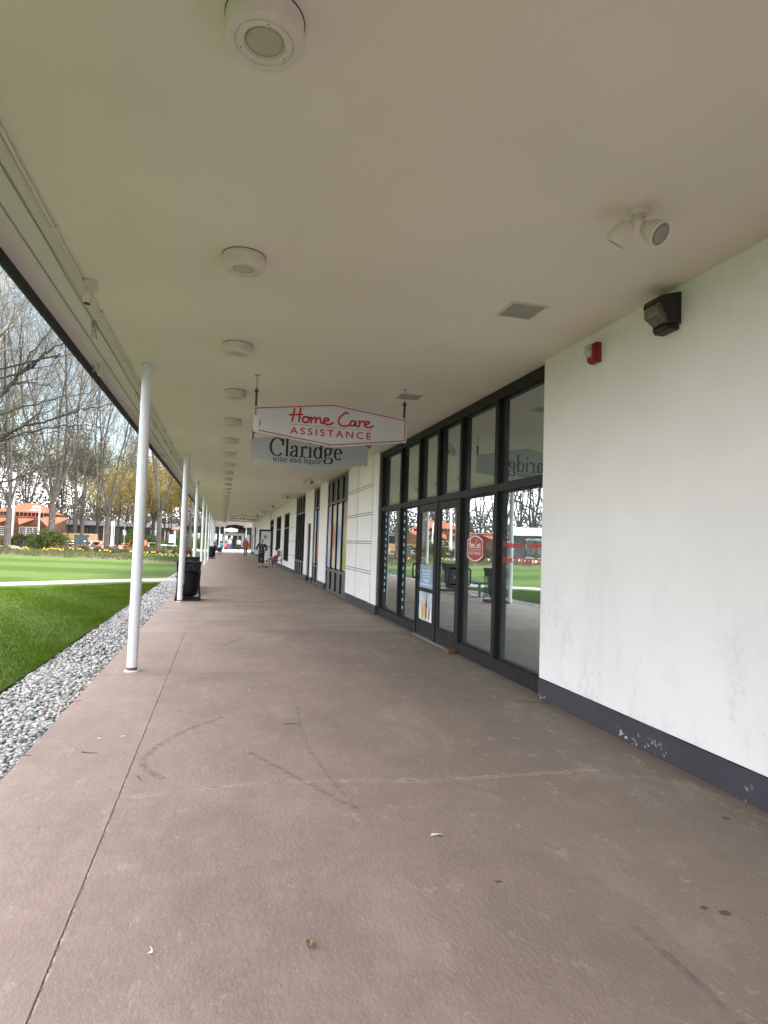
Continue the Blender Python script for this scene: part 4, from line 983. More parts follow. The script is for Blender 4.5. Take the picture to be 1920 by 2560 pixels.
# ------------------------------------------------------------------ litter bins and bench
def make_bin(x,y,label):
    t=thing('litter_bin',label,'litter bin',(x,y,0),'black litter bins along the posts')
    blk=simple('bin_black',(.0065,.0068,.0085),.6,var=.25,sc=9,spec=.25); h=.27
    # top panel with flared sides
    mb=MB()
    def ring(z0,z1,a0,a1,th):
        for sx,sy in ((1,0),(-1,0),(0,1),(0,-1)):
            q=[]
            for z,a in ((z0,a0),(z1,a1)):
                for s in (-1,1):
                    q.append((x+(sx*a if sx else s*a),y+(sy*a if sy else s*a),z))
            n=Vector((-sx,-sy,0))*th
            mb.prism([q[0],q[1],q[3],q[2]],n)
    ring(.70,.905,.262,.278,.012); mb.box(x-.285,x+.285,y-.285,y+.285,.906,.922)
    mb.build('top_panel',blk,t,recalc=True)
    mb=MB()
    for sx in (-1,1):
        for sy in (-1,1):
            mb.tube([(x+sx*.262,y+sy*.262,.70),(x+sx*.247,y+sy*.247,.40),(x+sx*.262,y+sy*.262,.16),(x+sx*.28,y+sy*.28,.06)],.011,6)
            pass
    mb.box(x-.29,x+.29,y-.29,y+.29,.0,.06); mb.build('frame',blk,t)
    mb=MB(); 
    for z in np.arange(.12,.70,.028):
        a=.247+.018*(abs(z-.42)/.3)**2
        for s in (-1,1): mb.box(x+s*a-.002,x+s*a+.002,y-a,y+a,z,z+.009)
        mb.box(x-a,x+a,y+a-.002,y+a+.002,z,z+.009)
    mb.build('side_slats',simple('bin_slat',(.02,.02,.022),.5,var=.2),t)
    mb=MB(); mb.lathe([(.0,.085),(.13,.09),(.19,.13),(.222,.22),(.235,.40),(.245,.895),(.225,.895),(.215,.4),(.0,.2)],(x,y,0),28); mb.build('liner',blk,t,smooth=True)
    mb=MB(); mb.box(x-.27,x+.27,y-.27,y+.27,.9225,.93); mb.build('lid',blk,t,bevel=.004)
    Lt=Lettering(lambda u,z,hh:(x+u,y-.2775-hh+(.9-z)*.07,z))
    Lt.stroke(ell(-.02,.80,.075,.05,20,300,18),.006,smooth=False); Lt.stroke([(-.05,.76),(-.01,.82),(.05,.86)],.005); Lt.stroke([(.09,.86),(.10,.78),(.15,.74)],.005); Lt.stroke([(-.12,.86),(-.06,.875)],.005)
    Lt.build('emblem',simple('emblem_grey',(.10,.11,.13),.5),t)
    return t
B0=make_bin(-.765,15.70,'large black litter bin right behind the second canopy post')
copy_tree(B0,(-.93,19.4,0),0,'black litter bin hidden behind the nearer one, at the far end of the bench')
copy_tree(B0,(-.78,47.9,0),0,'small distant black litter bin beside the far canopy posts')
def bench(x,y,label,rz=0,back=False):
    t=thing('bench',label,'bench',(x,y,0)); g=simple('bench_green',(.045,.065,.060),.5,var=.15)
    mb=MB()
    for i in range(5): mb.box(x-.22+i*.09,x-.145+i*.09,y-.9,y+.9,.43,.465)
    mb.build('seat',g,t,bevel=.003)
    for s in (-.62,.62):
        mb=MB(); mb.box(x-.03,x+.03,y+s-.03,y+s+.03,.02,.43); mb.box(x-.2,x+.2,y+s-.03,y+s+.03,.0,.025); mb.box(x-.2,x+.2,y+s-.025,y+s+.025,.395,.43); mb.build('leg',g,t)
    if back:
        mb=MB()
        for i in range(4): mb.box(x-.27-.02*i,x-.245-.02*i,y-.9,y+.9,.52+i*.09,.59+i*.09)
        mb.build('backrest',g,t)
    t.rotation_euler=(0,0,rz); return t
bench(-.87,17.75,'dark green backless bench between two black litter bins, seen mirrored in the shop glass')

# ------------------------------------------------------------------ people
def skin_mesh(name,verts,edges,radii,mat,parent,sub=1,root=0):
    me=bpy.data.meshes.new(name); off=parent.location
    me.from_pydata([(v[0]-off.x,v[1]-off.y,v[2]-off.z) for v in verts],edges,[])
    o=bpy.data.objects.new(name,me); COL.objects.link(o)
    sk=o.modifiers.new('skin','SKIN'); 
    for i,d in enumerate(me.skin_vertices[0].data):
        r=radii[i]; d.radius=r if hasattr(r,'__len__') else (r,r); d.use_root=(i==root)
    sb=o.modifiers.new('sub','SUBSURF'); sb.levels=sub; sb.render_levels=sub
    dg=bpy.context.evaluated_depsgraph_get(); dg.update()
    m2=bpy.data.meshes.new_from_object(o.evaluated_get(dg)); bpy.data.objects.remove(o); bpy.data.meshes.remove(me)
    m2.name=name
    m2.materials.clear(); m2.materials.append(mat); m2.polygons.foreach_set('use_smooth',[True]*len(m2.polygons))
    o=bpy.data.objects.new(name,m2); COL.objects.link(o); o.parent=parent; return o
SKIN=simple('skin',(.50,.30,.22),.55,var=.08)
def person(x,y,rz,H,label,J,top,legs,shoes,hair,hair_len=0.,sleeves=1.,leglen=1.,skirt=0.,group=None,shirt=None,wide=1.):
    """J: joints in metres for a 1.0 m tall figure, facing +Y; all scaled by H"""
    t=thing('person',label,'person',(0,0,0),group)
    def P(k): a=J[k]; return (a[0]*H,a[1]*H,a[2]*H)
    V=[];E=[];Rr=[];idx={}
    def add(k,r,par=None):
        idx[k]=len(V); V.append(P(k)); Rr.append(r*H)
        if par: E.append((idx[par],idx[k]))
    add('pelvis',.068); add('spine',.062,'pelvis'); add('chest',.07,'spine'); add('neck',.03,'chest'); add('head0',.045,'neck'); add('head1',.056,'head0'); add('head2',.036,'head1')
    for s in 'LR':
        add('hip'+s,.05,'pelvis'); add('knee'+s,.036,'hip'+s); add('calf'+s,.033,'knee'+s); add('ank'+s,.02,'calf'+s); add('toe'+s,.017,'ank'+s)
        add('sho'+s,.036,'chest'); add('elb'+s,.027,'sho'+s); add('wri'+s,.017,'elb'+s); add('palm'+s,.022,'wri'+s)
    for s,q in (('L',-1),('R',1)):
        w=Vector(J['wri'+s]); p=Vector(J['palm'+s]); d=(p-w).normalized(); sd=d.cross(Vector((q,0,0)))
        sd=sd.normalized() if sd.length>.01 else Vector((0,1,0))
        for i,(o,l) in enumerate(((-.012,.032),(-.004,.038),(.004,.036),(.012,.028))):
            k='f%s%d'%(s,i); J[k]=tuple(p+sd*o+d*l+Vector((-q*.006,0,0))); add(k,.0052,'palm'+s)
        k='th'+s; J[k]=tuple(w+sd*.026+d*.035); add(k,.006,'wri'+s)
    # nose
    h1=Vector(J['head1']); fw=Vector(J.get('face',(0,1,0))); J['nose']=tuple(h1+fw*.062-Vector((0,0,.006))); add('nose',.009,'head1')
    body=skin_mesh('body',V,E,Rr,SKIN,t)
    def garment(name,keys,edges,rad,mat):
        ii={k:n for n,k in enumerate(keys)}
        return skin_mesh(name,[P(k) for k in keys],[(ii[a],ii[b]) for a,b in edges],[((r[0]*H,r[1]*H) if hasattr(r,'__len__') else r*H) for r in rad],mat,t)
    def lerp(a,b,f): return tuple(np.array(J[a])*(1-f)+np.array(J[b])*f)
    J['hem']=tuple(np.array(J['pelvis'])+np.array((0,0,-.02-skirt)) if J.get('seat') is None else np.array(J['pelvis']))
    J['collar']=lerp('chest','neck',.55)
    ks=['hem','pelvis','spine','chest','collar']; es=[('hem','pelvis'),('pelvis','spine'),('spine','chest'),('chest','collar')]; rr=[.094*wide,.096*wide,.088*wide,.088*wide,.05]
    for s in 'LR':
        J['cuff'+s]=lerp('elb'+s,'wri'+s,.85*sleeves)
        ks+=['sho'+s,'elb'+s,'cuff'+s]; es+=[('chest','sho'+s),('sho'+s,'elb'+s),('elb'+s,'cuff'+s)]; rr+=[.052,.042,.036]
    garment('top',ks,es,rr,top)
    J['waist']=tuple(np.array(J['pelvis'])+np.array((0,0,.02))) if J.get('seat') is None else J['pelvis']
    ks=['waist']; es=[]; rr=[.084]
    for s in 'LR':
        J['leg'+s]=lerp('knee'+s,'ank'+s,leglen*.9)
        ks+=['hip'+s,'knee'+s,'leg'+s]; es+=[('waist','hip'+s),('hip'+s,'knee'+s),('knee'+s,'leg'+s)]; rr+=[.064,.050,.040 if leglen>.5 else .047]
    garment('trousers',ks,es,rr,legs)
    for s in 'LR':
        J['heel'+s]=tuple(np.array(J['ank'+s])+np.array((0,0,-.012))-(np.array(J['toe'+s])-np.array(J['ank'+s]))*.25)
        J['toe2'+s]=tuple(np.array(J['toe'+s])+(np.array(J['toe'+s])-np.array(J['ank'+s]))*.12)
        garment('shoe',['heel'+s,'ank'+s,'toe2'+s],[('heel'+s,'ank'+s),('ank'+s,'toe2'+s)],[.026,.027,.022],shoes)
    # hair cap
    c=Vector(P('head1')); b=-Vector(J.get('face',(0,1,0)))*.012*H
    mb=MB(); mb.ball(c+b+Vector((0,0,.018*H)),(.061*H,.064*H,.058*H),16,10)
    if hair_len: mb.ball(c+b*2+Vector((0,0,-.03*H)),(.052*H,.045*H,.05*H+hair_len*H),14,8)
    mb.build('hair',hair,t,smooth=True)
    for s in (-1,1):
        f=Vector(J.get('face',(0,1,0))); side=f.cross(Vector((0,0,1))); e=c+f*.052*H+side*s*.02*H+Vector((0,0,.006*H))
        mb=MB(); mb.ball(e,.007*H,8,6); mb.build('eye',simple('eye_dark',(.03,.025,.02),.3),t)
    t.location=(x,y,0); t.rotation_euler=(0,0,rz); return t
def standing(step=.0,arm=.03,lean=0.):
    J=dict(pelvis=(0,0,.53),spine=(0,.0,.62),chest=(0,.005+lean*.5,.74),neck=(0,.012+lean,.835),head0=(0,.02+lean,.87),head1=(0,.022+lean,.925),head2=(0,.018+lean,.965))
    for s,q in (('L',-1),('R',1)):
        st=step*q
        J['hip'+s]=(q*.05,0,.50); J['knee'+s]=(q*.052,st*.5+.012,.285); J['calf'+s]=(q*.054,st*.7-.004,.20); J['ank'+s]=(q*.055,st-.01 if st>=0 else st-.03,.045 if st>=0 else .06); J['toe'+s]=(q*.062,J['ank'+s][1]+.085,.018 if st>=0 else .022)
        J['sho'+s]=(q*.108,.0+lean*.6,.80); J['elb'+s]=(q*.142,-.015-st*.25,.645); J['wri'+s]=(q*.138,arm-st*.5,.515); J['palm'+s]=(q*.136,arm-st*.5+.012,.475)
    return J
def plaid():
    t=newmat('plaid_cloth'); X,Y,Z=t.xyz(t.obj())
    def lines(c,p): return t.math('LESS_THAN',t.math('FRACT',t.math('MULTIPLY',c,1/p)),.13)
    k=t.math('MAXIMUM',lines(t.math('MULTIPLY_ADD',Z,.3,X),.145),lines(t.math('MULTIPLY_ADD',X,-.3,Z),.135))
    return t.out(t.mix(k,(.010,.013,.028),(.17,.21,.27)),.85)
C=lambda n,c:simple(n,c,.85,var=.15,sc=14,bump=.2)
J=standing(.0,.06); J['elbL']=(-.185,-.01,.66); J['wriL']=(-.12,.075,.60); J['palmL']=(-.085,.095,.60); J['elbR']=(.185,-.01,.66); J['wriR']=(.12,.08,.59); J['palmR']=(.08,.1,.59)
person(2.06,34.3,.05,1.565,'woman with short blond hair in a dark plaid jacket standing by the shop windows',J,plaid(),C('navy_cloth',(.012,.015,.024)),C('black_shoe',(.012,.012,.013)),C('blond_hair',(.42,.33,.20)),skirt=.06,leglen=.72,wide=1.12)
def handbag(x,y,z,label,mat,w=.1):
    t=thing('handbag',label,'bag',(x,y,z))
    mb=MB(); pts=[(-w,0),(-w*.85,.2),(w*.85,.2),(w,0),(w*.8,-.05),(-w*.8,-.05)]; mb.prism([(x+a,y-.05,z+b) for a,b in pts],(0,.1,0)); mb.build('bag_body',mat,t,bevel=.025,recalc=True)
    mb=MB(); mb.tube([(x-w*.5,y,z+.2),(x-w*.4,y,z+.33),(x+w*.4,y,z+.33),(x+w*.5,y,z+.2)],.008,6); mb.build('strap',mat,t)
handbag(1.78,34.25,.77,'white shoulder bag hanging at the left side of the plaid-jacketed woman',C('white_leather',(.65,.66,.68)),.12)
person(1.99,56.8,0.,1.63,'grey-haired man in an orange jacket and tan trousers walking away along the arcade',standing(.05,.0),C('orange_cloth',(.46,.10,.022)),C('tan_cloth',(.20,.155,.11)),C('brown_shoe',(.06,.04,.03)),C('grey_hair',(.30,.28,.25)),skirt=.05,wide=1.15)
handbag(2.29,56.85,.55,'white carrier bag hanging from the hand of the man in orange',C('white_plastic',(.78,.79,.78)),.1)
person(2.0,82.6,.0,1.62,'distant woman with dark hair in a grey cardigan and black trousers walking away',standing(-.04,.0),C('grey_cloth',(.34,.33,.36)),C('black_cloth',(.015,.015,.018)),C('black_shoe',(.012,.012,.013)),C('dark_hair',(.02,.017,.015)),skirt=.04)
person(.80,83.4,.0,1.66,'distant person in a pinkish top and blue jeans walking away',standing(.05,.0),C('pinkish_cloth',(.50,.36,.33)),C('jeans_cloth',(.06,.10,.18)),C('white_shoe',(.5,.5,.5)),C('light_brown_hair',(.22,.15,.10)))
def sitting(back=.12,fwd=.0):
    J=dict(pelvis=(0,0,.29),spine=(0,-.03,.37),chest=(0,-back*.7,.48),neck=(0,-back,.575),head0=(0,-back+.012,.61),head1=(0,-back+.02,.665),head2=(0,-back+.016,.705),seat=1)
    for s,q in (('L',-1),('R',1)):
        J['hip'+s]=(q*.055,.02,.285); J['knee'+s]=(q*.065,.245,.30); J['calf'+s]=(q*.065,.255,.20); J['ank'+s]=(q*.062,.28,.05); J['toe'+s]=(q*.066,.365,.018)
        J['sho'+s]=(q*.105,-back*.85,.545); J['elb'+s]=(q*.135,-back*.3,.41); J['wri'+s]=(q*.085,.10,.36); J['palm'+s]=(q*.07,.135,.355)
    return J
def chair(x,y,rz,label,mat,mat2=None):
    t=thing('chair',label,'chair',(0,0,0)); m2=mat2 or mat
    mb=MB(); mb.box(-.23,.23,-.22,.22,.42,.445); mb.build('seat',mat,t,bevel=.012)
    mb=MB(); mb.prism([(-.23,-.215,.50),(.23,-.215,.50),(.22,-.33,.92),(-.22,-.33,.92)],(0,-.02,0)); mb.build('backrest',mat,t,recalc=True,bevel=.008)
    for sx in (-1,1):
        for a,b in ((.20,.27),(-.20,-.30)):
            mb=MB(); mb.tube([(sx*.22,a,.42),(sx*.25,b,.0)],.012,8); mb.build('leg',m2,t)
        mb=MB(); mb.tube([(sx*.225,-.31,.70),(sx*.25,.05,.66),(sx*.25,.20,.62),(sx*.235,.21,.43)],.012,8); mb.build('armrest',m2,t)
        mb=MB(); mb.tube([(sx*.22,-.20,.43),(sx*.225,-.345,.92)],.011,8); mb.build('back_rail',m2,t)
    t.location=(x,y,0); t.rotation_euler=(0,0,rz); return t
J=sitting(.10); J['head0']=(0,-.02,.60); J['head1']=(0,.0,.645); J['head2']=(0,.0,.69); J['neck']=(0,-.055,.57)
person(2.86,34.3,PI/2,1.60,'person in a grey jacket and pink shorts reclining on a black chair',J,C('grey_jacket',(.19,.175,.185)),C('pink_cloth',(.34,.10,.12)),C('black_shoe',(.012,.012,.013)),C('dark_hair',(.02,.017,.015)),leglen=.06,wide=1.2)
chair(2.93,34.3,PI/2,'black metal armchair with the reclining person, by the shop wall',M_BLACK)
def stool(x,y,label):
    t=thing('stool',label,'stool',(x,y,0)); m=simple('white_plastic_stool',(.72,.73,.75),.5)
    mb=MB(); mb.box(x-.2,x+.2,y-.18,y+.18,.40,.44); mb.build('seat',m,t,bevel=.01)
    for a in (-1,1):
        for b in (-1,1): mb=MB(); mb.tube([(x+a*.15,y+b*.13,.40),(x+a*.19,y+b*.16,0)],.018,8); mb.build('leg',m,t)
stool(2.86,40.4,'small white stool below the open black-framed door')
# far end of the arcade: shopping cart and seated person
person(-.72,61.6,-PI/2,1.6,'dark-clothed person sitting at the left side of the arcade behind the cart',sitting(.05),C('black_cloth',(.015,.015,.018)),C('black_cloth',(.015,.015,.018)),C('black_shoe',(.012,.012,.013)),C('dark_hair',(.02,.017,.015)))
bench(-.80,61.6,'dark bench under the person sitting by the far posts',0)
def cart():
    x,y=-.28,60.4; t=thing('walker_cart','black wheeled cart loaded with a white bag, parked by the far posts','cart',(x,y,0))
    mb=MB()
    for a in (-.2,.2):
        mb.tube([(x+a,y+.25,.1),(x+a,y+.2,.55),(x+a,y-.25,.95)],.014,6); mb.tube([(x+a,y-.28,.1),(x+a,y-.1,.55),(x+a,y+.2,.56)],.014,6)
    mb.tube([(x-.2,y-.25,.95),(x+.2,y-.25,.95)],.014,6); mb.build('frame',M_BLACK,t)
    mb=MB(); mb.box(x-.19,x+.19,y-.15,y+.2,.30,.62); mb.build('basket',C('black_cloth',(.015,.015,.018)),t,bevel=.02)
    for a in (-.2,.2):
        for b in (-.28,.25): mb=MB(); mb.tube([(x+a-.015,y+b,.1),(x+a+.015,y+b,.1)],.1,14); mb.build('wheel',M_BLACK,t)
    b=MB(); b.ball((x,y,.80),(.2,.19,.17),14,10); tag(b.build('white_bag',C('white_plastic',(.78,.79,.78)),smooth=True),'bulging white bag on top of the wheeled cart','bag')
cart()
chair(-.35,84.3,2.6,'teal metal chair at the far end of the arcade',simple('teal_paint',(.05,.30,.32),.5)); chair(.35,84.6,-2.8,'red metal chair at the far end of the arcade',simple('red_paint',(.50,.06,.05),.5))

# ------------------------------------------------------------------ the building across the far end
fb=thing('far_shop','grey shop building with a sloping dark awning closing the far end of the arcade','building',(1.5,97,0))
gr=mat_mottle('weathered_grey',(.05,.048,.046),(.08,.077,.072),.3,6.,.8,.1)
mb=MB(); mb.box(-5.5,9,97.3,103,-.02,3.3); mb.build('wall',gr,fb)
mb=MB(); mb.box(-6,9.5,94.5,103,3.3,4.6); mb.build('fascia',simple('pale_fascia',(.15,.135,.13),.6,var=.05),fb)
mb=MB(); mb.prism([(.2,94.2,2.05),(3.0,94.2,2.05),(3.9,97.2,3.1),(-.2,97.2,3.1)],(0,.05,.12)); mb.build('awning',simple('awning_grey',(.085,.083,.078),.8,var=.15,sc=2),fb,recalc=True)
for i,xx in enumerate(np.linspace(-5.2,8.6,18)):
    mb=MB(); mb.box(xx-.24,xx+.24,97.18,97.29,.25,2.3); w=mb.build('window',M_FRAME,fb); mb=MB(); mb.box(xx-.2,xx+.2,97.165,97.179,.3,2.25); mb.build('pane',M_GLASS2,w)
for xx in (-.55,.12,3.3,-3.): 
    mb=MB(); mb.lathe([(.05,-.02),(.05,3.3)],(xx,94.9,0),12); mb.build('column',M_POST,fb)

# ------------------------------------------------------------------ trees
BARK=mat_bark('grey_bark',(.048,.042,.036),(.105,.094,.08),(.165,.152,.135)); BARKP=mat_bark('pale_bark',(.20,.185,.155),(.30,.28,.24),(.13,.115,.09)); BARKD=mat_bark('dark_bark',(.030,.026,.022),(.068,.058,.050),(.10,.09,.078)); TWIG=mat_bark('twig_bark',(.125,.111,.094),(.20,.178,.152),(.22,.20,.172)); TWIGW=mat_bark('woods_twig_bark',(.20,.18,.155),(.29,.26,.225),(.31,.285,.25))
BUD=mat_leaf('spring_buds',(.22,.21,.07),(.34,.30,.11)); GOLD=mat_leaf('golden_leaves',(.30,.235,.075),(.42,.35,.14),.5); EVER=mat_leaf('evergreen_leaves',(.055,.075,.022),(.12,.135,.045),.25); DRY=mat_leaf('dry_twigs',(.16,.11,.075),(.24,.165,.115),.2); FRESH=mat_leaf('fresh_leaves',(.10,.16,.03),(.20,.25,.07),.4)
class TreeGen:
    def __init__(s,seed,rmin=.012): s.r=random.Random(seed); s.trunk=MB(); s.twig=MB(); s.tips=[]; s.rmin=rmin
    def branch(s,p,d,L,r,level,maxlev,kids,spread,up,wob,seg=6,taper=.35):
        R_=s.r; pts=[Vector(p)]; dirs=[]; d=Vector(d).normalized()
        for i in range(seg):
            d=(d+Vector((R_.gauss(0,wob),R_.gauss(0,wob),R_.gauss(0,wob)+up))).normalized()
            pts.append(pts[-1]+d*(L/seg)); dirs.append(d.copy())
        rad=[max(s.rmin*.6,r*(1-(1-taper)*i/seg)) for i in range(seg+1)]
        (s.trunk if level<=1 else s.twig).tube(pts,rad,8 if level==0 else (6 if level==1 else (4 if level==2 else 3)),caps=False)
        if level>=maxlev: s.tips+=pts[2:]; return
        n=kids[level]
        for k in range(n):
            f=.28+.72*(k+R_.random()*.7)/n if level>0 else .42+.58*(k+R_.random()*.6)/n
            f=min(f,.99); i=min(int(f*seg),seg-1); q=f*seg-i
            b=pts[i].lerp(pts[i+1],q); bd=dirs[i]
            ax=bd.orthogonal().normalized(); ax=Matrix.Rotation(R_.uniform(0,2*PI),3,bd)@ax
            nd=(bd*math.cos(spread[level])+ax*math.sin(spread[level]))
            rr=rad[i]*(.62 if level else .55)*R_.uniform(.75,1.05)
            s.branch(b,nd,L*R_.uniform(.42,.66)*(1.1-.35*f),max(rr,s.rmin),level+1,maxlev,kids,spread,up*.8,wob*1.15,max(4,seg-1),taper)
def leafcloud(pts,n,size,jit,rnd):
    V=np.zeros((n,4,3)); P=np.array([tuple(p) for p in pts]); idx=rnd.integers(0,len(P),n)
    c=P[idx]+rnd.normal(0,jit,(n,3)); a=rnd.normal(0,1,(n,3)); a/=np.linalg.norm(a,axis=1)[:,None]; b=np.cross(a,rnd.normal(0,1,(n,3))); b/=np.linalg.norm(b,axis=1)[:,None]
    s=size*rnd.uniform(.5,1.2,(n,1)); V[:,0]=c-a*s; V[:,1]=c+b*s*.55; V[:,2]=c+a*s; V[:,3]=c-b*s*.55
    mb=MB(); mb.v=[tuple(q) for q in V.reshape(-1,3)]; mb.f=[(4*i,4*i+1,4*i+2,4*i+3) for i in range(n)]; mb.m=[0]*n; return mb
def tree_proto(name,label,seed,H,r,stems,maxlev,kids,spread,up,wob,bark,twigm,budm,nbud,bsize,rmin,fork=.14,stemspread=.3,lean=0.):
    g=TreeGen(seed,rmin); rr=random.Random(seed+5)
    t=thing(name,label,'tree',(0,0,0))
    fh=H*fork
    g.trunk.tube([(0,0,-.2),(0,0,.15),(0.02*H*lean,0,fh*.5),(.05*H*lean,0,fh)],[r*1.5,r*1.12,r,r*.97],12,caps=False)
    for k in range(stems):
        a=2*PI*k/stems+rr.uniform(-.4,.4); sp=stemspread*rr.uniform(.5,1.25) if stems>1 else .03
        g.branch((.05*H*lean,0,fh-.05),(math.sin(sp)*math.cos(a),math.sin(sp)*math.sin(a),math.cos(sp)),(H-fh)*rr.uniform(.82,1.),r*(.46 if stems>1 else .95),0,maxlev,kids,spread,up,wob,9,.16)
    g.trunk.build('trunk',bark,t,smooth=True); g.twig.build('branches',twigm,t)
    if nbud: leafcloud(g.tips,nbud,bsize,bsize*1.8,np.random.default_rng(seed)).build('foliage' if nbud>4000 else 'buds',budm,t)
    return t
FAR=(400,-300,0)
pa=[]
for i in range(3):
    pa.append(tree_proto('bare_tree','tall bare tree',30+i,27,.29,4+i%2,3,[10,5,4],[.45,.6,.7],.05,.085,BARK,TWIG,BUD,2600,.07,.010,fork=.15,stemspread=.27))
pb=[]
for i in range(3):
    pb.append(tree_proto('woodland_tree','slender bare tree',60+i,30,.15,1,3,[13,5,4],[.45,.6,.7],.055,.065,BARK,TWIGW,BUD,2600,.08,.010,fork=.12))
pg=[]
for i in range(2):
    pg.append(tree_proto('golden_tree','small spreading tree in golden young leaf',90+i,10.5,.17,4,2,[10,10],[.7,.8],.03,.10,BARKD,TWIG,GOLD,8500,.125,.014,fork=.2,stemspread=.75))
GT='large bare trees around the plaza'
pa[0].location=(-21.7,72,0); pa[0]['label']='large bare tree in front of the red-roofed pavilion at the left picture edge'; pa[0]['group']=GT
spots=[(1,-18.6,76,1.1,1.2,'large forked bare tree between the white lamp post and the pavilion end'),(2,-13.0,77,.3,.92,'bare forked tree right of the dark green utility box'),(0,-6.6,69,2.2,.9,'bare tree with upswept limbs between the two nearest posts'),(1,-16.9,83,.4,.72,'smaller bare tree behind the dark green utility box'),(2,-27,70,1.9,1.05,'large bare tree left of the pavilion, seen in the shop glass'),(0,-36,60,.9,1.1,'large bare tree before the white-fascia building, seen in the shop glass'),(1,-44,66,2.9,1.0,'large bare tree at the far left beyond the picture'),(2,-9.6,92,2.,.85,'bare tree behind the golden trees'),(1,-3.7,74,.0,.62,'dark slim bare tree just left of the third post')]
used={0}
for k,x,y,rz,sc,l in spots:
    if k in used: copy_tree(pa[k],(x,y,-.03),rz,l,GT,sc)
    else: used.add(k); o=pa[k]; o.location=(x,y,-.03); o.rotation_euler=(0,0,rz); o.scale=(sc,)*3; tag(o,l,None,GT)
for i,p in enumerate(pb): p['label']='slender bare tree in the woods beyond the pavilion'; p['group']='slender trees of the woods behind the plaza'; p.location=(-34+9*i,104+4*i,0)
rw=random.Random(4)
k=0
for az in np.arange(-44,1.5,1.45):
    for dd in (98,126):
        a=math.radians(az+rw.uniform(-.5,.5)); d=dd+rw.uniform(-8,8); x,y=d*math.sin(a),d*math.cos(a)
        if y<88 or (x>-6 and y<108): continue
        copy_tree(pb[k%3],(x,y,0),rw.uniform(0,6.28),'slender bare tree in the woods beyond the pavilion','slender trees of the woods behind the plaza',rw.uniform(.72,1.12)*(1.12 if az<-10 else .8)); k+=1
pg[0].location=(-10.2,88,0); pg[0]['label']='golden-leaved tree just left of the nearest post'; GG='golden trees near the plaza'; pg[0]['group']=GG
pg[1].location=(-7.6,90,0); pg[1]['label']='golden-leaved tree right behind the nearest post'; pg[1]['group']=GG
for k,x,y,rz,sc,l in ((0,-4.6,86,1.,.95,'golden-leaved tree left of the second post'),(1,-12.2,95,2.2,.9,'golden-leaved tree behind the forked bare tree'),(0,-2.9,88,3.,1.15,'golden-leaved tree between the second and third posts'),(1,-5.9,97,.7,1.2,'rear golden-leaved tree behind the upswept bare tree')): copy_tree(pg[k],(x,y,0),rz,l,GG,sc)

pk=[tree_proto('budding_tree','budding olive-brown tree',140+i,15,.2,3,3,[9,6,4],[.55,.65,.75],.04,.08,BARK,TWIG,mat_leaf('olive_buds_%s'%'ab'[i],*(((.17,.15,.075),(.26,.22,.115)) if i==0 else ((.12,.12,.055),(.19,.18,.085)))),7500,.12,.012,fork=.2,stemspread=.45) for i in range(2)]
GB='budding trees behind the plaza buildings'
pk[0].location=(-30,97,0); pk[0].scale=(1.1,)*3; tag(pk[0],'budding olive-brown tree behind the plaza buildings',None,GB)
pk[1].location=(-45,84,0); pk[1].scale=(1.1,)*3; tag(pk[1],'budding olive-brown tree behind the plaza buildings',None,GB)
for i,(az,d) in enumerate([(-16.5,108),(-15.2,101),(-13.9,110),(-12.7,102),(-11.6,108),(-10.4,103),(-9.,112),(-7.4,106),(-5.9,113),(-18.4,100),(-20.2,96),(-22.4,101),(-24.4,95),(-26.4,99),(-28.4,94),(-30.6,98),(-32.8,93),(-35,97),(-37.5,92),(-40,95),(-43,92),(-46,96)]):
    a=math.radians(az); copy_tree(pk[(i*7//3)%2],(d*math.sin(a),d*math.cos(a),0),i*1.3,'budding olive-brown tree behind the plaza buildings',GB,(.75+.3*((i*37)%10)/10)*(1.25 if az<-19 else .9))

for i,(az,d,sc) in enumerate(((-19.6,90,.9),(-21.2,96,1.),(-23.1,88,.95),(-24.8,98,1.05),(-26.2,90,1.),(-28.1,96,.9),(-30.,90,1.1),(-32.5,94,1.),(-15.6,94,.85),(-12.,98,.8))):
    a=math.radians(az); copy_tree(pa[i%3],(d*math.sin(a),d*math.cos(a),0),i*1.1,'bare many-stemmed tree among the budding trees behind the plaza','bare trees among the budding trees',sc)
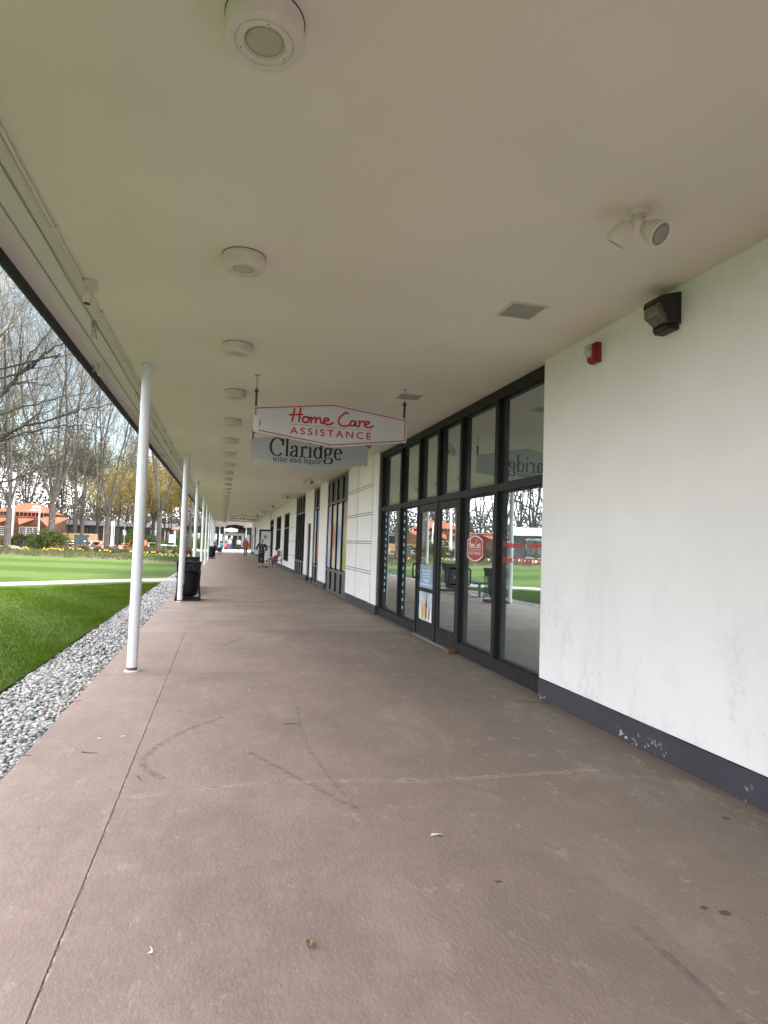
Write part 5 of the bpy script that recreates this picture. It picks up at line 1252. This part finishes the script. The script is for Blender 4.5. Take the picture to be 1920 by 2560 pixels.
# big trees just outside the picture whose limbs reach across the sky
def az_pt(az,el,d):
    a=math.radians(az); e=math.radians(el); return Vector((d*math.sin(a),d*math.cos(a),1.5+d*math.tan(e)))
def reach_tree(name,label,base,limbs,bark,r,seed,rmin,kids=(4,3),ls=.24,nb=400,dens=.4):
    g=TreeGen(seed,rmin); rr=g.r; t=thing(name,label,'tree',base,'large trees whose limbs reach into the picture')
    b=Vector(base)
    top=b+Vector((.3,-.2,13))
    g.trunk.tube([b+Vector((0,0,-.2)),b+Vector((0,0,.4)),b+Vector((.15,0,5)),top,top+Vector((.6,.4,7))],[r*1.5,r*1.1,r,r*.75,r*.3],12,caps=False)
    for P,r0 in limbs:
        start=b+Vector((.15,0,max(2.2,P[0].z-2.5)))
        pts=smoothpts([tuple(start)]+[tuple(p) for p in P],5); pts=[Vector(p) for p in pts]; n=len(pts)
        for i in range(1,n-1): pts[i]+=Vector((rr.gauss(0,.03),rr.gauss(0,.03),rr.gauss(0,.03)))
        rad=[r0*.82*(1.3-1.15*i/(n-1)) for i in range(n)]
        g.trunk.tube(pts,rad,7,caps=False)
        Lm=sum((pts[i+1]-pts[i]).length for i in range(n-1))
        for k in range(int(n*dens)):
            i=int((.18+.80*rr.random())*(n-2)); d=(pts[i+1]-pts[i]).normalized()
            ax=Matrix.Rotation(rr.uniform(0,2*PI),3,d)@d.orthogonal().normalized()
            nd=d*.72+ax*.62+Vector((0,0,.12))
            g.branch(pts[i],nd,Lm*ls*rr.uniform(.45,1.),max(rad[i]*.45,rmin*1.2),2,3+(1 if rr.random()<.75 else 0),[0,0,kids[0],kids[1]],[.6,.6,.6,.65],.02,.10,6,.25)
    g.trunk.build('trunk',bark,t,smooth=True); g.twig.build('branches',TWIG if bark is not BARKD else BARKD,t)
    leafcloud(g.tips,nb,.05,.12,np.random.default_rng(seed)).build('buds',BUD,t)
D1=33.
def limb(L,d0,d1): return [az_pt(a,e,d0+(d1-d0)*i/(len(L)-1)) for i,(a,e) in enumerate(L)]
reach_tree('overhanging_tree','large dark tree left of the picture, its long limbs reaching across the sky',(-17.5,33,0),[
   (limb([(-19.5,9.),(-17.9,10.7),(-17.2,11.7),(-16.6,12.7),(-15.8,13.4),(-15.2,14.1),(-14.4,14.9),(-13.2,15.7),(-12.2,15.9)],33,31),.115),
   (limb([(-16.6,12.7),(-16.2,13.8),(-15.7,14.7),(-15.0,15.8),(-14.3,16.9)],32.5,31.5),.055),
   (limb([(-15.1,14.0),(-14.3,14.2),(-12.6,14.7),(-11.6,14.4)],31.8,31),.05),
   (limb([(-19.5,6.2),(-17.7,7.3),(-16.9,8.0),(-16.1,8.5),(-14.4,9.2),(-13.3,9.7),(-12.3,10.2),(-10.9,10.7),(-9.4,11.1),(-8.3,11.0)],33,29),.085),
   (limb([(-19.5,6.),(-17.7,7.1),(-16.4,7.8),(-14.4,8.5),(-12.8,8.9),(-11.3,9.1),(-8.8,8.7)],34,31),.07),
   (limb([(-20,8.2),(-17.8,9.2),(-16.4,10.0),(-14.7,10.6),(-13.3,11.4),(-11.7,11.7),(-10.4,12.5)],34,33),.065),
   (limb([(-19.5,3.0),(-17.5,3.8),(-16.1,4.5),(-14.8,5.3),(-13.7,5.5),(-12.4,5.5),(-10.8,4.9)],32,30),.055),
   (limb([(-19.5,6.3),(-17.7,6.5),(-16.6,6.4),(-15.2,5.6),(-13.8,4.7)],32,31),.05)],BARKD,.42,301,.0045,(4,3),.24,420,.34)
reach_tree('pale_tree','pale-barked tree outside the left picture edge with one light limb in view',(-13.5,26,0),[
   (limb([(-19.2,13.2),(-18.2,15.0),(-17.8,15.9),(-17.2,17.0),(-16.7,18.9),(-16.0,21.5)],27,26),.085),
   (limb([(-19.5,16.2),(-18.3,17.1),(-17.7,17.8),(-16.8,18.9),(-15.6,19.8)],26,25),.04),
   (limb([(-19.2,17.),(-18.4,19.6),(-17.9,21.5)],26,25),.07)],BARKP,.34,317,.006,(4,3),.22,120,.42)

# ------------------------------------------------------------------ planting
def shrub(x,y,rx,ry,h,n,mat,label,seed,name='shrub',size=.09,group=None,stem=True):
    rnd=np.random.default_rng(seed); t=thing(name,label,'shrub',(x,y,0),group)
    k=np.clip(n//60,20,200); c=rnd.normal(0,1,(k,3)); c/=np.linalg.norm(c,axis=1)[:,None]; c[:,2]=np.abs(c[:,2])
    rad=rnd.uniform(.55,1.0,(k,1)); P=c*rad*np.array([rx,ry,h*.92])+np.array([x,y,.05])
    leafcloud([tuple(p) for p in P],n,size,min(rx,h)*.14,rnd).build('foliage',mat,t)
    if stem:
        mb=MB(); rr=random.Random(seed)
        for p in P[::max(1,len(P)//24)]: mb.tube([(x+rr.uniform(-.2,.2)*rx,y+rr.uniform(-.2,.2)*ry,-.05),(x+(p[0]-x)*.5,y+(p[1]-y)*.5,p[2]*.6),tuple(p)],[.03,.02,.01],4,caps=False)
        mb.build('stems',BARKD,t)
    return t
shrub(-15.7,63.5,1.75,1.6,1.75,7000,EVER,'broad dark evergreen shrub in the bed between bench and utility box',1,size=.10)
for i,(x,y,rx,h,l) in enumerate(((-21.6,77.5,2.6,1.3,'clipped evergreen hedge under the pavilion windows'),(-27.5,77.5,2.8,1.25,'evergreen hedge at the left end of the pavilion'),(-18.4,77.8,1.6,1.35,'evergreen hedge at the right end of the pavilion'))): shrub(x,y,rx,.9,h,4200,EVER,l,20+i,'hedge',.11)
for i,(x,y,rx,h,l) in enumerate(((-12.6,60,2.2,.62,'low brown twiggy shrub right of the utility box'),(-9.3,58,2.0,.6,'low brown twiggy shrub left of the nearest post'),(-6.2,60,1.6,.5,'low brown shrub seen right of the nearest post'),(-3.0,50.5,.9,.8,'brown twiggy shrub beside the second post'),(-18.5,56,2.4,.5,'low brown shrub at the left end of the bed'))): shrub(x,y,rx,1.1,h,2600,DRY,l,40+i,'twiggy_shrub',.07,'brown twiggy shrubs in the bed')
for i,(x,y,rx,h,l) in enumerate(((-11.,84,1.2,2.3,'leafy young shrub behind the orange chairs'),(-8.6,86,1.6,2.0,'pale leafy shrub behind the plaza tables'),(-5.2,88,2.2,2.4,'fresh green shrub behind the notice board'),(-2.7,86,1.5,2.1,'fresh green shrub left of the far posts'),(-7.2,78.5,2.6,.45,'low green border under the upswept bare tree'),(-5.0,75.5,1.8,.4,'low green border at the white bench'),(-10.4,82.5,1.6,.5,'low green border at the easel board'))): shrub(x,y,rx,.9,h,2600,FRESH,l,60+i,'green_shrub',.09,'green shrubs around the plaza')
# low green ground cover in the bed
rnd=np.random.default_rng(5); gp=[]
for _ in range(2200):
    x=rnd.uniform(-24,-1.8); y=rnd.uniform(40,60)
    if y>39.5+(-x-2)*.55+.3 and y<48+(-x)*.75: gp.append((x,y,.03))
tag(leafcloud(gp,16000,.06,.12,rnd).build('ground_cover',mat_leaf('bed_greens',(.075,.115,.035),(.17,.175,.08),.3)),'low patchy green and straw ground cover of the garden bed','ground cover',kind='stuff')
DLEAF=mat_leaf('daffodil_leaf',(.06,.14,.05),(.09,.18,.07),.3); DFL=simple('daffodil_yellow',(.82,.62,.10),.6,var=.15,sc=30); DFP=simple('daffodil_pale',(.80,.77,.45),.6,var=.1,sc=30)
def daff(label,fl,seed,n=26,w=.9):
    rr=random.Random(seed); t=thing('daffodil_clump',label,'flowers',(0,0,0),'daffodil clumps along the garden bed'); lf=MB(); fm=MB()
    for i in range(n):
        x,y=rr.choice((-1,-.3,.2,.8))*w*.55+rr.gauss(0,w*.14),rr.gauss(0,.35); h=rr.uniform(.24,.38)
        for _ in range(3):
            a=rr.uniform(0,6.28); lf.add([(x-.012,y,0),(x+.012,y,0),(x+.07*math.cos(a),y+.07*math.sin(a),h*rr.uniform(.7,1.0))],[(0,1,2)])
        lf.tube([(x,y,0),(x,y,h)],.006,3,caps=False)
        c=Vector((x,y-.02,h+.02))
        for k in range(6):
            a=k*PI/3; fm.add([tuple(c),(c.x+.05*math.cos(a-.4),c.y-.01,c.z+.05*math.sin(a-.4)),(c.x+.072*math.cos(a),c.y-.015,c.z+.072*math.sin(a)),(c.x+.05*math.cos(a+.4),c.y-.01,c.z+.05*math.sin(a+.4))],[(0,1,2,3)])
        fm.tube([tuple(c+Vector((0,-.005,0))),tuple(c+Vector((0,-.06,.0)))],[.025,.04],6,caps=False)
    lf.build('leaves',DLEAF,t); fm.build('flowers',fl,t); return t
d1=daff('dense clump of yellow daffodils in front of the broad evergreen shrub',DFL,1,13,1.3); d2=daff('clump of pale daffodils left of the broad evergreen shrub',DFP,2,9,1.5); d3=daff('sparse daffodils',DFL,3,8,.9)
d1.location=(-12.7,53.2,-.03); d2.location=(-17.2,57,-.03); d3.location=(-14.6,53.,-.03); d3['label']='yellow daffodil clump at the lawn edge left of the dense clump'
for src,x,y,l in ((d3,-17.,58.,'yellow daffodils at the far left of the bed'),(d3,-11.0,54.,'yellow daffodils below the dark green utility box'),(d3,-8.6,51.6,'yellow daffodil clump left of the nearest post'),(d3,-6.4,51.5,'few daffodils just left of the nearest post'),(d3,-4.9,49,'few daffodils just right of the nearest post'),(d2,-3.4,45.5,'pale daffodils between the first two posts'),(d2,-2.7,43.,'white daffodils by the second post'),(d1,-19.5,54,'yellow daffodils at the left lawn edge'),(d2,-28,57,'pale daffodils farther left, mirrored in the shop glass'),(d1,-33,56.5,'yellow daffodils at the far left end of the bed')): copy_tree(src,(x,y,-.03),random.uniform(-.3,.3),l,'daffodil clumps along the garden bed')

# ------------------------------------------------------------------ plaza furniture
def lamp_post():
    x,y=-19.9,76.; t=thing('lamp_post','white park lamp post with two flat saucer heads in front of the pavilion','lamp post',(x,y,0))
    mb=MB(); mb.lathe([(.12,-.02),(.12,.3),(.085,.32),(.075,4.5),(.0,4.52)],(x,y,0),14); mb.build('pole',M_METALW,t)
    for s,z in ((-1,4.0),(-.62,4.35)):
        mb=MB(); mb.tube([(x,y,z+.1),(x+s*.6,y,z+.1)],.03,8); mb.build('arm',M_METALW,t)
        mb=MB(); mb.lathe([(.42,-.03),(.40,.03),(.12,.16),(.0,.18)],(x+s*.6,y,z),20); mb.build('saucer_head',M_METALW,t)
lamp_post()
def pole(x,y,h,r,label,name='flagpole'):
    mb=MB(); mb.lathe([(r*1.2,-.02),(r*1.2,.25),(r,.26),(r*.8,h),(0,h+.02)],(x,y,0),14); return tag(mb.build(name,M_METALW),label,'pole')
pole(-23.35,78.6,8.2,.2,'thick white pole in front of the pavilion roof','white_pole'); pole(-12.9,79.5,3.2,.13,'short white pole just left of the forked bare tree','white_pole'); pole(-14.0,88,3.6,.07,'thin white pole behind the seated person','white_pole'); pole(-9.0,90,3.6,.07,'thin white pole among the golden trees','white_pole')
bo=copy_tree(B0,(-19.0,66.9,-.02),0,'distant black litter bin on the plaza beside the bench','black litter bins along the posts')
bench(-18.0,69.5,'grey-green bench between the plaza litter bin and the white lamp post',-PI/2-.25,True)
def ubox():
    x,y=-14.1,68.9; t=thing('utility_box','large dark green utility box in the garden bed','utility box',(x,y,0)); g=simple('utility_green',(.030,.052,.052),.5,var=.12,sc=2)
    mb=MB(); mb.box(x-.62,x+.62,y,y+.9,-.05,1.38); mb.build('cabinet',g,t,bevel=.02)
    mb=MB(); mb.box(x-.66,x+.66,y-.03,y+.94,1.381,1.44); mb.build('lid',g,t,bevel=.01)
    mb=MB(); mb.box(x+.625,x+.86,y+.1,y+.4,.85,1.22); mb.build('meter_box',M_STEEL,t,bevel=.01)
    mb=MB(); mb.box(x+.30,x+.52,y-.012,y-.001,.78,.86); mb.build('plate',simple('plate_white',(.75,.75,.75),.5),t)
    mb=MB(); mb.box(x-.005,x+.005,y-.006,y-.001,.05,1.3); mb.build('door_seam',M_BLACK,t)
ubox()
OR=simple('orange_chair',(.62,.13,.055),.5,var=.08)
def achair(x,y,rz,label):
    t=thing('adirondack_chair',label,'chair',(0,0,0),'orange chairs on the plaza')
    mb=MB(); mb.prism([(-.28,.35,.40),(.28,.35,.40),(.28,-.25,.28),(-.28,-.25,.28)],(0,0,.03)); mb.build('seat',OR,t,recalc=True)
    mb=MB()
    for i in range(5):
        a=-.26+i*.13; mb.prism([(a-.058,-.25,.28),(a+.058,-.25,.28),(a*1.15+.058,-.58,1.0+.06*(2-abs(i-2))),(a*1.15-.058,-.58,1.0+.06*(2-abs(i-2)))],(0,-.02,.008))
    mb.build('backrest',OR,t,recalc=True)
    for s in (-1,1):
        mb=MB(); mb.box(s*.36-.07,s*.36+.07,-.4,.42,.58,.61); mb.build('armrest',OR,t)
        mb=MB(); mb.box(s*.33-.03,s*.33+.03,.32,.38,0,.58); mb.build('leg',OR,t)
        mb=MB(); mb.prism([(s*.3-.015,.35,.36),(s*.3-.015,-.6,.0),(s*.3-.015,-.45,.0),(s*.3-.015,.35,.44)],(.03,0,0)); mb.build('leg',OR,t,recalc=True)
    t.location=(x,y,-.02); t.rotation_euler=(0,0,rz); return t
achair(-14.2,82,2.9,'orange slatted chair left of the forked bare tree'); achair(-11.6,81.6,1.6,'orange slatted chair right of the forked bare tree'); achair(-9.5,81.8,3.3,'orange chair beside the grey table, left of the nearest post')
def table(x,y,label,m):
    t=thing('table',label,'table',(x,y,0)); mb=MB(); mb.box(x-.7,x+.7,y-.4,y+.4,.70,.75); mb.build('tabletop',m,t,bevel=.01)
    for a in (-.55,.55):
        mb=MB(); mb.box(x+a-.08,x+a+.08,y-.3,y+.3,0,.70); mb.build('leg',m,t)
table(-8.4,82,'grey plaza table behind the nearest post',simple('table_grey',(.36,.37,.38),.6)); table(-15.2,83.2,'plaza table in front of the seated person',simple('table_white',(.62,.62,.62),.6))
person(-15.3,84.1,PI,1.7,'distant person in dark clothes sitting at a plaza table',sitting(.02),C('navy_cloth',(.012,.015,.024)),C('black_cloth',(.015,.015,.018)),C('black_shoe',(.012,.012,.013)),C('light_brown_hair',(.22,.15,.10)))
chair(-15.3,84.2,PI,'chair of the person at the plaza table',M_BLACK)
def easel(x,y):
    t=thing('easel_board','white A-frame board standing behind the orange chairs','sign board',(x,y,0)); w=simple('board_white',(.76,.76,.77),.5)
    mb=MB(); mb.prism([(x-.35,y,.05),(x+.35,y,.05),(x+.28,y+.3,1.25),(x-.28,y+.3,1.25)],(0,.03,.006)); mb.build('front_board',w,t,recalc=True)
    mb=MB(); mb.prism([(x-.35,y+.66,.05),(x+.35,y+.66,.05),(x+.28,y+.36,1.25),(x-.28,y+.36,1.25)],(0,.03,-.006)); mb.build('rear_board',w,t,recalc=True)
easel(-11.1,84.5)
def kiosk():
    x,y=-5.95,77.7; t=thing('notice_board','black-framed notice board with pale posters beyond the lawn','notice board',(x,y,0))
    mb=MB(); mb.box(x-.42,x-.34,y,y+.08,-.05,1.95); mb.box(x+.34,x+.42,y,y+.08,-.05,1.95); mb.box(x-.34,x+.34,y,y+.08,1.87,1.95); mb.box(x-.34,x+.34,y,y+.08,.75,.83); mb.build('frame',M_BLACK,t)
    mb=MB(); mb.box(x-.34,x+.34,y+.02,y+.06,.83,1.87); mb.build('poster_panel',simple('poster_mix',(.62,.64,.70),.5,var=.25,sc=5),t)
kiosk()
def redlamp():
    x,y=-5.55,77.2; t=thing('banner_post','slim white post with a small red-orange hood beside the notice board','post',(x,y,0))
    mb=MB(); mb.lathe([(.07,-.05),(.06,2.5)],(x,y,0),12); mb.build('pole',M_METALW,t)
    mb=MB(); mb.lathe([(.5,2.42),(.45,2.52),(.1,2.72),(.0,2.76)],(x,y,0),10); mb.build('hood',simple('hood_red',(.55,.12,.06),.6),t)
redlamp()
def curvebench():
    x,y=-6.4,79.3; t=thing('curved_bench','white curved bench beside the notice board','bench',(x,y,0)); w=simple('bench_white',(.68,.68,.72),.5)
    mb=MB(); mb.prism([(x-1.1,y,.62),(x+.9,y,.52),(x+.9,y,.22),(x-.7,y,.22)],(0,.5,0)); mb.build('seat',w,t,recalc=True,bevel=.03)
    for a in (-.5,.6): mb=MB(); mb.box(x+a-.1,x+a+.1,y+.1,y+.4,-.03,.22); mb.build('leg',w,t)
curvebench()
mb=MB(); 
for i in range(34): mb.box(-20.2+i*.145,-20.2+i*.145+.138,84+.02*(i%2),84.03+.02*(i%2),.5,1.62)
tag(mb.build('wooden_fence',simple('fence_tan',(.42,.26,.12),.75,var=.15,sc=2)),'low tan board fence right of the pavilion','fence')
# white van glimpsed left of the utility box
def wtable():
    x,y=-16.4,76.5; t=thing('picnic_table','white picnic table between the shrub and the utility box','table',(x,y,0)); w=MATS['board_white']
    mb=MB(); mb.box(x-.9,x+.9,y-.35,y+.35,.70,.76); mb.build('tabletop',w,t)
    for s in (-.6,.6): mb=MB(); mb.box(x-.9,x+.9,y+s-.13,y+s+.13,.42,.46); mb.build('bench_seat',w,t)
    for s in (-.6,.6): mb=MB(); mb.tube([(x+s,y-.55,0),(x+s,y-.2,.70)],.04,6); mb.tube([(x+s,y+.55,0),(x+s,y+.2,.70)],.04,6); mb.box(x+s-.03,x+s+.03,y-.7,y+.7,.37,.419); mb.build('leg',w,t)
wtable()

# ------------------------------------------------------------------ the pavilion
def pavilion():
    y=80.5; x0,x1=-30.3,-20.7
    t=thing('pavilion','brown shingled pavilion with a zigzag red-orange roof behind the trees','building',((x0+x1)/2,y,0))
    sh=mat_mottle('brown_shingle',(.125,.062,.035),(.19,.10,.058),1.2,8.,.8,.4); red=simple('roof_red',(.47,.135,.072),.55,var=.1,sc=1.2); dk=M_DARKIN
    mb=MB(); mb.box(x0,x1,y,y+11,-.03,3.35); mb.build('wall',sh,t)
    def win(a,b,z0,z1,n):
        f=MB(); yy=y-.06
        f.box(a,b,yy,y-.001,z0-.07,z0); f.box(a,b,yy,y-.001,z1,z1+.07)
        for i in range(n+1):
            q=a+(b-a)*i/n; f.box(max(a,q-.05),min(b,q+.05),yy-.001,y-.001,z0,z1)
        w=f.build('window',simple('window_trim',(.66,.62,.52),.6,var=.05),t)
        for i in range(n):
            c,d=a+(b-a)*i/n+.05,a+(b-a)*(i+1)/n-.05
            g=MB(); g.box(c,d,y-.03,y-.01,z0,z1); g.build('pane',M_DARKIN,w)
            m=MB()
            for k in range(1,4): q=c+(d-c)*k/4; m.box(q-.012,q+.012,y-.045,y-.031,z0,z1)
            for k in range(1,4): q=z0+(z1-z0)*k/4; m.box(c,d,y-.0455,y-.0455+.014,q-.012,q+.012)
            m.build('muntin',MATS['window_trim'],w)
    win(-23.1,-20.95,1.2,2.1,3); win(-25.3,-23.75,1.2,2.1,2); win(-29,-26,1.2,2.1,3)
    # folded lower roof: down-pointing plates
    ry=y+1.2; tip=y-2.6
    xs=[-29.7,-27.3,-24.87,-22.47]
    for x in xs:
        mb=MB(); mb.prism([(x-1.22,ry,3.40),(x+1.22,ry,3.40),(x,tip,2.34)],(0,.03,.10)); mb.build('roof_fold',red,t,recalc=True)
    mb=MB(); mb.prism([(-19.75,tip+.3,2.36),(-19.2,tip,2.28),(-18.1,y+.6,3.30),(-19.0,ry,3.38),(-20.9,ry,3.40),(-20.9,y-.5,3.1)],(0,.02,.10)); mb.build('roof_fold',red,t,recalc=True)
    mb=MB(); mb.lathe([(.06,-.03),(.06,2.35)],(-19.15,tip+.4,0),10); mb.build('porch_post',M_METALW,t)
    # clerestory
    mb=MB(); mb.box(-25.5,-20.8,y+1.4,y+7,3.3,3.95); cl=mb.build('clerestory',dk,t)
    m=MB()
    for i,x in enumerate(np.linspace(-25.3,-21,11)): m.box(x-.05,x+.05,y+1.37,y+1.399,3.55,3.95)
    m.build('clerestory_posts',simple('post_cream',(.55,.52,.45),.6),cl)
    up=MB(); up.add([(-25.9,y+.7,3.97),(-20.5,y+.7,3.97),(-20.5,y+8.5,3.97),(-25.9,y+8.5,3.97),(-23.9,y+3.6,5.12),(-22.5,y+3.6,5.12),(-22.5,y+5,5.12),(-23.9,y+5,5.12),(-25.9,y+.7,3.88),(-20.5,y+.7,3.88),(-20.5,y+8.5,3.88),(-25.9,y+8.5,3.88)],[(0,1,5,4),(1,2,6,5),(2,3,7,6),(3,0,4,7),(4,5,6,7),(8,9,1,0),(9,10,2,1),(10,11,3,2),(11,8,0,3),(11,10,9,8)])
    up.build('upper_roof',red,t)
pavilion()
# long low building with a white fascia, mirrored in the shop glass
def low_building():
    t=thing('low_shop_building','long low dark shop building with a broad white fascia left of the pavilion','building',(-50,72,0))
    a=Vector((-31.2,77,0)); b=Vector((-72,52,0)); d=(b-a).normalized(); n=Vector((-d.y,d.x,0)); n=n if n.y>0 else -n
    def slab(off0,off1,z0,z1,s0=0.,s1=1.):
        p=a+(b-a)*s0; q=a+(b-a)*s1
        mb=MB(); mb.prism([tuple(p+n*off0+Vector((0,0,z0))),tuple(q+n*off0+Vector((0,0,z0))),tuple(q+n*off1+Vector((0,0,z0))),tuple(p+n*off1+Vector((0,0,z0)))],(0,0,z1-z0)); return mb
    slab(3,14,-.03,3.3).build('wall',simple('charcoal_wall',(.060,.065,.068),.7,var=.2,sc=.5),t,recalc=True)
    slab(0,14.2,3.31,4.35).build('fascia',simple('bright_fascia',(.80,.80,.84),.5,var=.03,sc=.5),t,recalc=True)
    for i in range(7):
        slab(2.9,2.99,.1,2.9,.04+i*.135,.04+i*.135+.10).build('window',M_GLASS2,t,recalc=True)
    for i in range(8):
        p=a+(b-a)*(i/7.); mb=MB(); mb.lathe([(.06,-.03),(.06,3.31)],(p.x+n.x*.3,p.y+n.y*.3,0),8); mb.build('column',M_POST,t)
low_building()
def rear_building():
    t=thing('rear_shop_building','long low grey shop building closing the plaza behind the golden trees','building',(-14,110,0))
    mb=MB(); mb.box(-32,-5.8,109,118,-.03,3.0); mb.build('wall',simple('slate_wall',(.065,.066,.066),.7,var=.3,sc=.6),t)
    mb=MB(); mb.box(-32.5,-5.5,106.8,118.4,3.01,3.7); mb.build('fascia',simple('grey_fascia',(.30,.31,.33),.6,var=.06),t)
    for i in range(9):
        mb=MB(); mb.lathe([(.06,-.03),(.06,3.01)],(-31+i*3.1,107.2,0),8); mb.build('column',M_POST,t)
        mb=MB(); mb.box(-30.6+i*2.7,-29.+i*2.7,108.93,108.99,.2,2.6); mb.build('window',M_GLASS2,t)
rear_building()
# dense dark thicket far behind so the horizon is closed
rnd=np.random.default_rng(9); tp=[]
for az in np.arange(-50,14,.25):
    for _ in range(5):
        a=math.radians(az+rnd.uniform(-.2,.2)); d=rnd.uniform(112,150); tp.append((d*math.sin(a),d*math.cos(a),abs(rnd.normal(0,4.6))))
tag(leafcloud(tp,110000,.30,1.0,rnd).build('far_thicket',mat_leaf('thicket_leaves',(.105,.093,.072),(.17,.152,.118),.3)),'hazy grey-brown thicket closing the view behind the woods','thicket',kind='stuff')
